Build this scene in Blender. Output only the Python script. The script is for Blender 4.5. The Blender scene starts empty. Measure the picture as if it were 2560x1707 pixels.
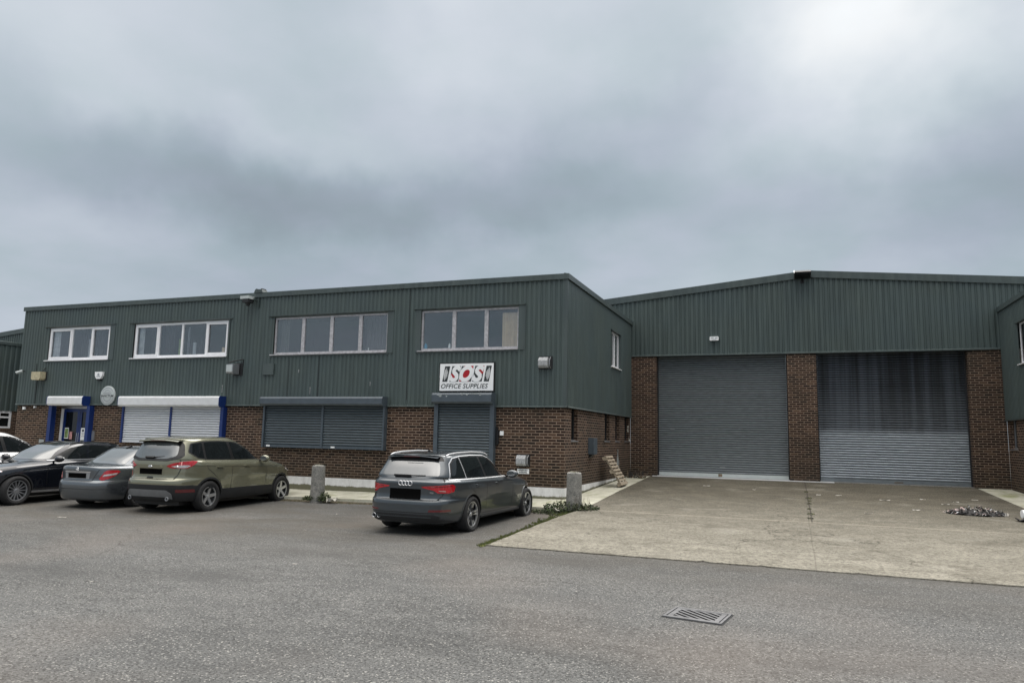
import bpy, bmesh, math, random
import numpy as np
from mathutils import Vector, Matrix
from mathutils.bvhtree import BVHTree
from mathutils.geometry import delaunay_2d_cdt
random.seed(7)
scene = bpy.context.scene
COL = scene.collection
PI = math.pi

# ------------------------------------------------------------------ materials
def new_mat(name):
    m = bpy.data.materials.new(name); m.use_nodes = True
    nt = m.node_tree
    for n in list(nt.nodes): nt.nodes.remove(n)
    out = nt.nodes.new('ShaderNodeOutputMaterial')
    b = nt.nodes.new('ShaderNodeBsdfPrincipled')
    nt.links.new(b.outputs[0], out.inputs[0])
    return m, nt, b, out

def N(nt, typ, **kw):
    n = nt.nodes.new(typ)
    for k, v in kw.items():
        if k.startswith('i_'):
            n.inputs[k[2:].replace('_', ' ')].default_value = v
        else: setattr(n, k, v)
    return n
def L(nt, a, b): nt.links.new(a, b)
def c4(c): return (c[0], c[1], c[2], 1)
def ramp(nt, fac, stops):
    r = nt.nodes.new('ShaderNodeValToRGB')
    el = r.color_ramp.elements
    while len(el) < len(stops): el.new(0.5)
    for e, (p, c) in zip(el, stops):
        e.position = p; e.color = c4(c) if not isinstance(c, (int, float)) else (c, c, c, 1)
    L(nt, fac, r.inputs[0]); return r.outputs[0]
def mixc(nt, fac, a, b, mode='MIX'):
    m = nt.nodes.new('ShaderNodeMix'); m.data_type = 'RGBA'; m.blend_type = mode
    for s, v in ((0, fac), (6, a), (7, b)):
        if isinstance(v, (int, float)): m.inputs[s].default_value = v if s == 0 else (v, v, v, 1)
        elif isinstance(v, tuple): m.inputs[s].default_value = c4(v)
        else: L(nt, v, m.inputs[s])
    return m.outputs[2]
def math_(nt, op, a, b=0.0, c=None):
    m = nt.nodes.new('ShaderNodeMath'); m.operation = op
    for i, v in enumerate((a, b) if c is None else (a, b, c)):
        if isinstance(v, (int, float)): m.inputs[i].default_value = v
        else: L(nt, v, m.inputs[i])
    return m.outputs[0]
def coords(nt, scale=(1, 1, 1)):
    t = nt.nodes.new('ShaderNodeNewGeometry')
    m = nt.nodes.new('ShaderNodeMapping'); m.inputs['Scale'].default_value = scale
    L(nt, t.outputs['Position'], m.inputs[0]); return m.outputs[0]
def ocoords(nt, scale=(1, 1, 1)):
    t = nt.nodes.new('ShaderNodeTexCoord')
    m = nt.nodes.new('ShaderNodeMapping'); m.inputs['Scale'].default_value = scale
    L(nt, t.outputs['Object'], m.inputs[0]); return m.outputs[0]
def noise(nt, vec, scale, detail=4, rough=.55):
    n = N(nt, 'ShaderNodeTexNoise'); n.inputs['Scale'].default_value = scale
    n.inputs['Detail'].default_value = detail; n.inputs['Roughness'].default_value = rough
    L(nt, vec, n.inputs['Vector']); return n.outputs[0]
def bump(nt, b, h, strength=.3, dist=.01):
    n = N(nt, 'ShaderNodeBump'); n.inputs['Strength'].default_value = strength
    n.inputs['Distance'].default_value = dist
    L(nt, h, n.inputs['Height']); L(nt, n.outputs[0], b.inputs['Normal'])

def plain(name, col, rough=.5, metal=0, coat=0, var=.12, vscale=6, spec=.5):
    m, nt, b, o = new_mat(name)
    n = noise(nt, ocoords(nt), vscale, 5)
    f = ramp(nt, n, [(.3, 0.0), (.7, 1.0)])
    lo = tuple(x * (1 - var) for x in col); hi = tuple(min(1, x * (1 + var)) for x in col)
    L(nt, mixc(nt, f, lo, hi), b.inputs['Base Color'])
    b.inputs['Roughness'].default_value = rough; b.inputs['Metallic'].default_value = metal
    b.inputs['Coat Weight'].default_value = coat; b.inputs['Coat Roughness'].default_value = .04
    b.inputs['Specular IOR Level'].default_value = spec
    return m

def m_clad(name, col, rough=.42):
    m, nt, b, o = new_mat(name)
    v = coords(nt, (3, 3, .25))
    n = noise(nt, v, 2.2, 6, .6)
    n2 = noise(nt, coords(nt), .7, 3)
    f = ramp(nt, n, [(.25, 0.0), (.75, 1.0)])
    base = mixc(nt, f, tuple(x * .72 for x in col), tuple(x * 1.25 for x in col))
    f2 = ramp(nt, n2, [(.35, 0.0), (.65, 1.0)])
    base = mixc(nt, f2, base, mixc(nt, .35, base, (col[0] * .85, col[1] * .95, col[2] * 1.15)))
    # faint pale run marks
    n3 = noise(nt, coords(nt, (9, 9, .12)), 1.5, 3)
    f3 = ramp(nt, n3, [(.66, 0.0), (.8, .35)])
    base = mixc(nt, f3, base, tuple(min(1, x * 1.7 + .02) for x in col))
    L(nt, base, b.inputs['Base Color'])
    L(nt, ramp(nt, n, [(.2, rough - .08), (.8, rough + .12)]), b.inputs['Roughness'])
    return m

def m_brick():
    m, nt, b, o = new_mat('brickwork')
    g = nt.nodes.new('ShaderNodeNewGeometry')
    s = nt.nodes.new('ShaderNodeSeparateXYZ'); L(nt, g.outputs['Position'], s.inputs[0])
    c = nt.nodes.new('ShaderNodeCombineXYZ')
    L(nt, math_(nt, 'ADD', s.outputs[0], s.outputs[1]), c.inputs[0]); L(nt, s.outputs[2], c.inputs[1])
    wob = noise(nt, g.outputs['Position'], 25, 2)
    br = nt.nodes.new('ShaderNodeTexBrick')
    br.offset = .5; br.squash = 1
    L(nt, c.outputs[0], br.inputs['Vector'])
    br.inputs['Scale'].default_value = 1; br.inputs['Mortar Size'].default_value = .0105
    br.inputs['Mortar Smooth'].default_value = .25; br.inputs['Bias'].default_value = -.15
    br.inputs['Brick Width'].default_value = .225; br.inputs['Row Height'].default_value = .075
    br.inputs['Color1'].default_value = (.012, .006, .005, 1)
    br.inputs['Color2'].default_value = (.062, .029, .021, 1)
    br.inputs['Mortar'].default_value = (.33, .24, .18, 1)
    n1 = noise(nt, g.outputs['Position'], .9, 4)
    n2 = noise(nt, g.outputs['Position'], 18, 5)
    row = math_(nt, 'FLOOR', math_(nt, 'DIVIDE', s.outputs[2], .075))
    sh = math_(nt, 'MULTIPLY', math_(nt, 'SUBTRACT', 1.0, math_(nt, 'FLOORED_MODULO', row, 2.0)), .5)
    colm = math_(nt, 'FLOOR', math_(nt, 'ADD', math_(nt, 'DIVIDE', math_(nt, 'ADD', s.outputs[0], s.outputs[1]), .225), sh))
    cc = nt.nodes.new('ShaderNodeCombineXYZ'); L(nt, row, cc.inputs[0]); L(nt, colm, cc.inputs[1])
    wn = nt.nodes.new('ShaderNodeTexWhiteNoise'); wn.noise_dimensions = '2D'; L(nt, cc.outputs[0], wn.inputs['Vector'])
    pal = ramp(nt, wn.outputs['Value'], [(0.0, (.012, .007, .006)), (.30, (.026, .012, .009)), (.55, (.045, .023, .016)), (.78, (.070, .038, .026)), (1.0, (.115, .068, .044))])
    pal = mixc(nt, ramp(nt, n2, [(.3, 0.0), (.7, .6)]), pal, mixc(nt, .5, pal, (.05, .036, .027)))
    col = mixc(nt, br.outputs['Fac'], pal, mixc(nt, n2, (.17, .12, .09), (.40, .30, .23)))
    col = mixc(nt, ramp(nt, n1, [(.40, 0.0), (.75, .5)]), col, (.035, .032, .024), 'MIX')
    dm = N(nt, 'ShaderNodeMapRange'); dm.inputs[1].default_value = 1.1; dm.inputs[2].default_value = .25; L(nt, math_(nt, 'ADD', s.outputs[2], math_(nt, 'MULTIPLY', math_(nt, 'SUBTRACT', n1, .5), 1.6)), dm.inputs[0])
    col = mixc(nt, math_(nt, 'MULTIPLY', dm.outputs[0], .5), col, (.022, .022, .015))
    L(nt, col, b.inputs['Base Color']); b.inputs['Roughness'].default_value = .88
    b.inputs['Specular IOR Level'].default_value = .25
    h = math_(nt, 'ADD', math_(nt, 'MULTIPLY', br.outputs['Fac'], -1.0), math_(nt, 'MULTIPLY', n2, .5))
    bump(nt, b, h, .7, .012)
    return m

def warmn(nt, v): return noise(nt, v, .13, 2)
def m_asphalt():
    m, nt, b, o = new_mat('asphalt')
    v = coords(nt)
    big = noise(nt, coords(nt, (.35, .8, 1)), .55, 6, .6)
    mid = noise(nt, coords(nt, (.6, 1.6, 1)), 2.2, 5, .65)
    fine = noise(nt, v, 42, 3, .75)
    fine2 = noise(nt, v, 19, 6, .8)
    vo = N(nt, 'ShaderNodeTexVoronoi'); vo.inputs['Scale'].default_value = 85; L(nt, v, vo.inputs['Vector'])
    base = mixc(nt, ramp(nt, big, [(.32, 0.0), (.68, 1.0)]), (.078, .079, .078), (.152, .153, .151))
    base = mixc(nt, ramp(nt, mid, [(.4, 0.0), (.75, .6)]), base, (.20, .199, .192))
    base = mixc(nt, ramp(nt, fine, [(.38, .95), (.56, 0.0)]), base, (.030, .030, .029))
    base = mixc(nt, ramp(nt, fine2, [(.54, 0.0), (.74, .62)]), base, (.27, .272, .262))
    base = mixc(nt, ramp(nt, vo.outputs['Color'], [(.80, 0.0), (.92, .75)]), base, (.44, .43, .40))
    crk = N(nt, 'ShaderNodeTexVoronoi'); crk.feature = 'DISTANCE_TO_EDGE'; crk.inputs['Scale'].default_value = .22
    cw = nt.nodes.new('ShaderNodeVectorMath'); cw.operation = 'ADD'; nz = N(nt, 'ShaderNodeTexNoise'); nz.inputs['Scale'].default_value = 1.4; nz.inputs['Detail'].default_value = 6; L(nt, v, nz.inputs['Vector']); L(nt, v, cw.inputs[0]); L(nt, nz.outputs['Color'], cw.inputs[1]); L(nt, cw.outputs[0], crk.inputs['Vector'])
    ckf = math_(nt, 'MULTIPLY', ramp(nt, crk.outputs['Distance'], [(.0, .75), (.006, 0.0)]), ramp(nt, warmn(nt, v), [(.48, 0.0), (.56, 1.0)]))
    base = mixc(nt, ckf, base, (.03, .03, .03))
    dkp = noise(nt, coords(nt, (.5, 1.3, 1)), .6, 5, .6)
    base = mixc(nt, ramp(nt, dkp, [(.54, 0.0), (.70, .45)]), base, (.065, .065, .064))
    # old brownish/dark patches near the parking bays
    n3 = noise(nt, coords(nt, (.5, 1.0, 1)), 1.1, 5, .7)
    gx = nt.nodes.new('ShaderNodeSeparateXYZ'); g = nt.nodes.new('ShaderNodeNewGeometry'); L(nt, g.outputs['Position'], gx.inputs[0])
    mr = N(nt, 'ShaderNodeMapRange'); mr.inputs[1].default_value = -8.5; mr.inputs[2].default_value = -5.5
    L(nt, math_(nt, 'ADD', gx.outputs[1], math_(nt, 'MULTIPLY', n3, 2.0)), mr.inputs[0])
    bay = math_(nt, 'MULTIPLY', mr.outputs[0], ramp(nt, n3, [(.34, .9), (.62, .25)]))
    base = mixc(nt, bay, base, (.082, .074, .062))
    warm = noise(nt, v, .23, 2)
    base = mixc(nt, ramp(nt, warm, [(.5, 0.0), (.7, .3)]), base, (.20, .165, .14))
    L(nt, base, b.inputs['Base Color']); b.inputs['Roughness'].default_value = .9
    b.inputs['Specular IOR Level'].default_value = .3
    bump(nt, b, math_(nt, 'ADD', fine, math_(nt, 'MULTIPLY', fine2, .6)), .6, .012)
    return m

def m_apron():
    m, nt, b, o = new_mat('exposed_concrete')
    v = coords(nt)
    g = nt.nodes.new('ShaderNodeNewGeometry'); s = nt.nodes.new('ShaderNodeSeparateXYZ'); L(nt, g.outputs['Position'], s.inputs[0])
    big = noise(nt, coords(nt, (.6, .8, 1)), .7, 6, .65)
    mid = noise(nt, coords(nt, (.9, 1.2, 1)), 1.9, 6, .7)
    fine = noise(nt, v, 38, 4, .75); spk = noise(nt, v, 15, 4, .8)
    base = mixc(nt, ramp(nt, mid, [(.3, 0.0), (.7, 1.0)]), (.175, .164, .135), (.325, .306, .256))
    # dark brown tone, strongest on the upper part of the ramp
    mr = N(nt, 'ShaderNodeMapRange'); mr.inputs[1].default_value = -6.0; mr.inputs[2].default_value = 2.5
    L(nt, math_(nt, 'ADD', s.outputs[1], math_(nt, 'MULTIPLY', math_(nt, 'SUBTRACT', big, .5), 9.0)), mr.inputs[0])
    brown_tone = math_(nt, 'MULTIPLY', mr.outputs[0], ramp(nt, big, [(.25, 1.0), (.8, .72)]))
    base = mixc(nt, brown_tone, base, mixc(nt, ramp(nt, mid, [(.35, 0.0), (.65, 1.0)]), (.038, .034, .023), (.082, .070, .050)))
    base = mixc(nt, ramp(nt, spk, [(.40, .85), (.54, 0.0)]), base, mixc(nt, .72, base, (.05, .045, .035)))
    base = mixc(nt, ramp(nt, fine, [(.52, 0.0), (.68, .6)]), base, mixc(nt, .5, base, (.62, .58, .47)))
    # pale worn patches
    pl = noise(nt, coords(nt, (1, 1.1, 1)), .9, 4)
    base = mixc(nt, ramp(nt, pl, [(.58, 0.0), (.75, .35)]), base, (.36, .345, .30))
    # scattered dark grime
    dk = noise(nt, coords(nt, (1, 1.2, 1)), 1.0, 8, .78)
    base = mixc(nt, ramp(nt, dk, [(.52, 0.0), (.66, .62)]), base, (.085, .076, .058))
    crk = N(nt, 'ShaderNodeTexVoronoi'); crk.feature = 'DISTANCE_TO_EDGE'; crk.inputs['Scale'].default_value = .30
    cw = nt.nodes.new('ShaderNodeVectorMath'); cw.operation = 'ADD'; nz = N(nt, 'ShaderNodeTexNoise'); nz.inputs['Scale'].default_value = 1.7; nz.inputs['Detail'].default_value = 6; L(nt, v, nz.inputs['Vector']); L(nt, v, cw.inputs[0]); L(nt, nz.outputs['Color'], cw.inputs[1]); L(nt, cw.outputs[0], crk.inputs['Vector'])
    base = mixc(nt, math_(nt, 'MULTIPLY', ramp(nt, crk.outputs['Distance'], [(.0, .85), (.007, 0.0)]), ramp(nt, noise(nt, v, .25, 2), [(.47, 0.0), (.54, 1.0)])), base, (.05, .045, .035))
    # joint lines: pale cross joint, dark lengthwise joint
    def line(sock, at, w, amount, colr, base, lo=None):
        d = math_(nt, 'ABSOLUTE', math_(nt, 'SUBTRACT', math_(nt, 'ADD', sock, math_(nt, 'MULTIPLY', big, .06)), at + .03))
        f = N(nt, 'ShaderNodeMapRange'); f.inputs[1].default_value = w; f.inputs[2].default_value = w * .4
        f.inputs[3].default_value = 0; f.inputs[4].default_value = amount
        L(nt, d, f.inputs[0]); fo = f.outputs[0]
        if lo is not None: fo = math_(nt, 'MULTIPLY', fo, math_(nt, 'GREATER_THAN', s.outputs[1], lo))
        return mixc(nt, fo, base, colr)
    base = line(s.outputs[1], -1.67, .035, .6, (.40, .36, .29), base)
    base = line(s.outputs[0], 5.71, .02, .8, (.035, .03, .025), base, -1.67)
    base = line(s.outputs[0], 5.65, .012, .35, (.06, .055, .045), base)
    L(nt, base, b.inputs['Base Color']); b.inputs['Roughness'].default_value = .92
    b.inputs['Specular IOR Level'].default_value = .25
    bump(nt, b, math_(nt, 'ADD', fine, spk), .6, .014)
    return m

def m_path():
    m, nt, b, o = new_mat('pale_pavement')
    v = coords(nt)
    mid = noise(nt, v, 1.6, 6, .65); fine = noise(nt, v, 30, 4, .7)
    base = mixc(nt, ramp(nt, mid, [(.3, 0.0), (.7, 1.0)]), (.34, .33, .26), (.56, .55, .46))
    al = noise(nt, coords(nt, (1.2, .7, 1)), 1.1, 5, .7)
    base = mixc(nt, ramp(nt, al, [(.52, 0.0), (.66, .75)]), base, (.20, .22, .08))
    base = mixc(nt, ramp(nt, fine, [(.35, .5), (.5, 0.0)]), base, (.22, .21, .16))
    L(nt, base, b.inputs['Base Color']); b.inputs['Roughness'].default_value = .9
    bump(nt, b, fine, .4, .006)
    return m

def m_plinth():
    m, nt, b, o = new_mat('painted_render')
    v = coords(nt); g = nt.nodes.new('ShaderNodeNewGeometry'); s = nt.nodes.new('ShaderNodeSeparateXYZ'); L(nt, g.outputs['Position'], s.inputs[0])
    n1 = noise(nt, coords(nt, (1, 1, .5)), 5, 6, .7); n2 = noise(nt, v, 28, 4, .7)
    base = mixc(nt, ramp(nt, n1, [(.3, 0.0), (.7, 1.0)]), (.55, .55, .55), (.78, .78, .79))
    base = mixc(nt, ramp(nt, n2, [(.55, 0.0), (.7, .5)]), base, (.33, .33, .32))
    mr = N(nt, 'ShaderNodeMapRange'); mr.inputs[1].default_value = .075; mr.inputs[2].default_value = .045
    zz = math_(nt, 'ADD', s.outputs[2], math_(nt, 'MULTIPLY', math_(nt, 'SUBTRACT', n1, .5), .12))
    # dirt band hugs the ground line, which climbs along the side wall
    zz = math_(nt, 'SUBTRACT', zz, math_(nt, 'MULTIPLY', math_(nt, 'MAXIMUM', s.outputs[1], 0), .030))
    L(nt, zz, mr.inputs[0])
    base = mixc(nt, mr.outputs[0], base, mixc(nt, n2, (.07, .075, .045), (.20, .19, .13)))
    L(nt, base, b.inputs['Base Color']); b.inputs['Roughness'].default_value = .85
    bump(nt, b, n2, .3, .004)
    return m

def m_oldconc():
    m, nt, b, o = new_mat('weathered_concrete')
    v = ocoords(nt)
    n1 = noise(nt, v, 7, 5, .7); n2 = noise(nt, v, 38, 4, .7)
    base = mixc(nt, ramp(nt, n1, [(.3, 0.0), (.72, 1.0)]), (.10, .105, .10), (.30, .29, .27))
    base = mixc(nt, ramp(nt, n2, [(.5, 0.0), (.68, .7)]), base, (.42, .40, .36))
    base = mixc(nt, ramp(nt, n2, [(.3, .7), (.44, 0.0)]), base, (.06, .06, .055))
    L(nt, base, b.inputs['Base Color']); b.inputs['Roughness'].default_value = .92
    bump(nt, b, n2, .5, .01)
    return m

def m_shutter(name, col, metal=.5, rough=.42, stain=None, streak=.25):
    m, nt, b, o = new_mat(name)
    g = nt.nodes.new('ShaderNodeNewGeometry'); s = nt.nodes.new('ShaderNodeSeparateXYZ'); L(nt, g.outputs['Position'], s.inputs[0])
    n1 = noise(nt, coords(nt, (5, 5, .12)), 1.0, 4, .6)
    n2 = noise(nt, coords(nt, (2.0, 1, 14)), 2.0, 4, .6)
    base = mixc(nt, ramp(nt, n2, [(.3, 0.0), (.7, 1.0)]), tuple(x * (1 - streak) for x in col), tuple(min(1, x * (1 + streak)) for x in col))
    if stain:
        zc, dark = stain
        f = N(nt, 'ShaderNodeMapRange'); f.inputs[1].default_value = zc - .10; f.inputs[2].default_value = zc + .12
        L(nt, math_(nt, 'ADD', s.outputs[2], math_(nt, 'MULTIPLY', math_(nt, 'SUBTRACT', noise(nt, coords(nt, (2.2, 1, .4)), 1.2, 4, .6), .5), .16)), f.inputs[0])
        st = ramp(nt, n1, [(.40, 0.0), (.60, 1.0)])
        up = N(nt, 'ShaderNodeMapRange'); up.inputs[1].default_value = zc; up.inputs[2].default_value = zc + 1.5; up.inputs[3].default_value = .72; up.inputs[4].default_value = .99
        L(nt, s.outputs[2], up.inputs[0])
        base = mixc(nt, math_(nt, 'MULTIPLY', f.outputs[0], up.outputs[0]), base, mixc(nt, st, dark, tuple(x * 4.0 for x in dark)))
        b.inputs['Roughness'].default_value = rough; b.inputs['Metallic'].default_value = metal
    else:
        b.inputs['Roughness'].default_value = rough; b.inputs['Metallic'].default_value = metal
    L(nt, base, b.inputs['Base Color'])
    return m

def m_paint(name, col, metal=.55, rough=.34):
    m, nt, b, o = new_mat(name)
    n = noise(nt, ocoords(nt), 3, 3)
    L(nt, mixc(nt, n, tuple(x * .93 for x in col), tuple(x * 1.07 for x in col)), b.inputs['Base Color'])
    b.inputs['Metallic'].default_value = metal; b.inputs['Roughness'].default_value = rough
    b.inputs['Coat Weight'].default_value = 1; b.inputs['Coat Roughness'].default_value = .03
    # road dirt low on the body
    tc = nt.nodes.new('ShaderNodeTexCoord'); s = nt.nodes.new('ShaderNodeSeparateXYZ'); L(nt, tc.outputs['Object'], s.inputs[0])
    return m

def m_carglass(name='tinted_car_glass', col=(.008, .010, .011), spec=.42):
    m, nt, b, o = new_mat(name)
    n = noise(nt, ocoords(nt), 2.2, 3)
    L(nt, mixc(nt, n, tuple(x * .5 for x in col), tuple(x * 1.8 for x in col)), b.inputs['Base Color'])
    b.inputs['Roughness'].default_value = .03; b.inputs['IOR'].default_value = 1.7 if spec > .95 else 1.5
    b.inputs['Specular IOR Level'].default_value = spec
    b.inputs['Coat Weight'].default_value = .6 if spec > .95 else 0; b.inputs['Coat Roughness'].default_value = .02
    return m

def m_window_glass():
    m, nt, b, o = new_mat('window_glass')
    nt.nodes.remove(b)
    tr = N(nt, 'ShaderNodeBsdfTransparent'); tr.inputs[0].default_value = (.93, .95, .95, 1)
    gl = N(nt, 'ShaderNodeBsdfGlossy'); gl.inputs['Roughness'].default_value = .015; gl.inputs[0].default_value = (.9, .95, 1, 1)
    lw = N(nt, 'ShaderNodeLayerWeight'); lw.inputs[0].default_value = .5
    fr_o = math_(nt, 'MULTIPLY_ADD', math_(nt, 'POWER', lw.outputs['Facing'], 4.0), .82, .11)
    n = noise(nt, coords(nt), 1.2, 2)
    bu = N(nt, 'ShaderNodeBump'); bu.inputs['Strength'].default_value = .02; bu.inputs['Distance'].default_value = .03
    L(nt, n, bu.inputs['Height']); L(nt, bu.outputs[0], gl.inputs['Normal'])
    mx = N(nt, 'ShaderNodeMixShader'); L(nt, fr_o, mx.inputs[0]); L(nt, tr.outputs[0], mx.inputs[1]); L(nt, gl.outputs[0], mx.inputs[2])
    L(nt, mx.outputs[0], o.inputs[0])
    return m

M = {}
M['clad'] = m_clad('green_grey_cladding', (.068, .091, .085))
M['fascia'] = m_clad('green_grey_flashing', (.068, .087, .083), .38)
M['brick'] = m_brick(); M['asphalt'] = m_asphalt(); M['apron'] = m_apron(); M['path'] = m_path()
M['plinth'] = m_plinth(); M['oldconc'] = m_oldconc()
M['galv'] = m_shutter('galvanised_laths', (.19, .215, .23), .3, .36)
M['galv_dirty'] = m_shutter('stained_galvanised_laths', (.38, .42, .46), .35, .34, stain=(1.93, (.022, .026, .032)))
M['white_laths'] = m_shutter('white_laths', (.60, .62, .66), .1, .4, streak=.1)
M['blue_grey'] = m_shutter('blue_grey_laths', (.070, .092, .108), .2, .42)
M['blue_grey_flat'] = plain('blue_grey_paint', (.075, .095, .115), .4, .1)
M['white_paint'] = plain('white_paint', (.70, .71, .72), .4, var=.06)
M['upvc'] = plain('white_upvc', (.88, .88, .90), .3, var=.04)
M['ali'] = plain('aged_white_metal', (.46, .45, .47), .45, .1, var=.25, vscale=14)
M['blue'] = plain('royal_blue_paint', (.008, .030, .150), .35)
M['black'] = plain('black_plastic', (.008, .008, .009), .45)
M['black_trim'] = plain('dark_rubber_trim', (.014, .015, .017), .6)
M['rubber'] = plain('tyre_rubber', (.018, .018, .019), .85, var=.25, vscale=20)
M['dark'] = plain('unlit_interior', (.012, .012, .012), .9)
M['room'] = plain('office_interior', (.07, .068, .065), .9)
M['alloy'] = plain('alloy_wheel', (.52, .53, .55), .3, .8)
M['alloy_dark'] = plain('dark_alloy', (.05, .052, .056), .35, .7)
M['chrome'] = plain('chrome', (.75, .76, .78), .12, 1.0, var=.02)
M['satin'] = plain('satin_silver', (.42, .43, .45), .35, .7)
M['lath_gap'] = plain('lath_shadow_gap', (.22, .23, .25), .6)
M['skid'] = plain('grey_skid_plastic', (.16, .165, .17), .45, .1)
M['bright'] = plain('bright_anodised_trim', (.72, .73, .75), .35, .3, var=.03)
M['plate'] = plain('blacked_plate', (.003, .003, .003), .9, spec=.05)
M['red'] = plain('red_lens', (.42, .006, .014), .12, 0, 1, var=.25, vscale=25)
M['red_dark'] = plain('dark_red_lens', (.10, .004, .008), .15, 0, 1, var=.2, vscale=25)
M['clear'] = plain('clear_lens', (.55, .52, .53), .1, .3, 1, var=.3, vscale=30)
M['carglass'] = m_carglass()
M['carglass_pale'] = m_carglass('sky_pale_screen_glass', (.06, .07, .076), 1.0)  # pale base colour painted in for the sky's reflection
M['glass'] = m_window_glass()
M['sign_red'] = plain('sign_red', (.42, .006, .015), .4, var=.03)
M['sign_dark'] = plain('sign_dark', (.030, .036, .038), .4, var=.03)
M['sign_white'] = plain('sign_white', (.90, .91, .92), .35, var=.03)
M['sign_pale'] = plain('sign_pale_grey', (.50, .54, .54), .35, var=.05)
M['lampgrey'] = plain('lamp_glass', (.36, .37, .38), .5, 0, 0, var=.35, vscale=25)
M['lampyellow'] = plain('yellowed_lamp_cover', (.50, .44, .29), .35, var=.25, vscale=18)
M['wood'] = plain('weathered_pallet_wood', (.34, .285, .215), .85, var=.35, vscale=12)
M['beige'] = plain('beige_blind', (.52, .40, .28), .8, var=.08)
M['curtain'] = plain('grey_net_curtain', (.42, .43, .46), .85, var=.3, vscale=5)
M['leaf'] = plain('weed_leaf', (.060, .085, .028), .7, var=.5, vscale=9)
M['leaf2'] = plain('dark_weed_leaf', (.034, .046, .020), .7, var=.5, vscale=9)
M['moss'] = plain('mossy_grass', (.105, .115, .030), .9, var=.55, vscale=9)
M['twig'] = plain('dry_twig', (.16, .12, .08), .9, var=.3)
M['paper'] = plain('litter_paper', (.50, .48, .43), .8, var=.15, vscale=9)
M['pink'] = plain('pinkish_litter', (.40, .30, .28), .8, var=.2)
M['darklit'] = plain('dark_litter', (.03, .028, .028), .8, var=.4, vscale=9)
M['iron'] = plain('cast_iron', (.17, .17, .175), .55, .35, var=.25, vscale=12)
M['cyan'] = plain('cyan_bottle', (.03, .28, .50), .3)
M['poster_g'] = plain('green_poster', (.20, .28, .10), .5, var=.6, vscale=9)
M['poster_r'] = plain('red_white_poster', (.55, .28, .27), .5, var=.5, vscale=14)
M['roofdeck'] = plain('roof_deck', (.10, .11, .11), .8)

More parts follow.
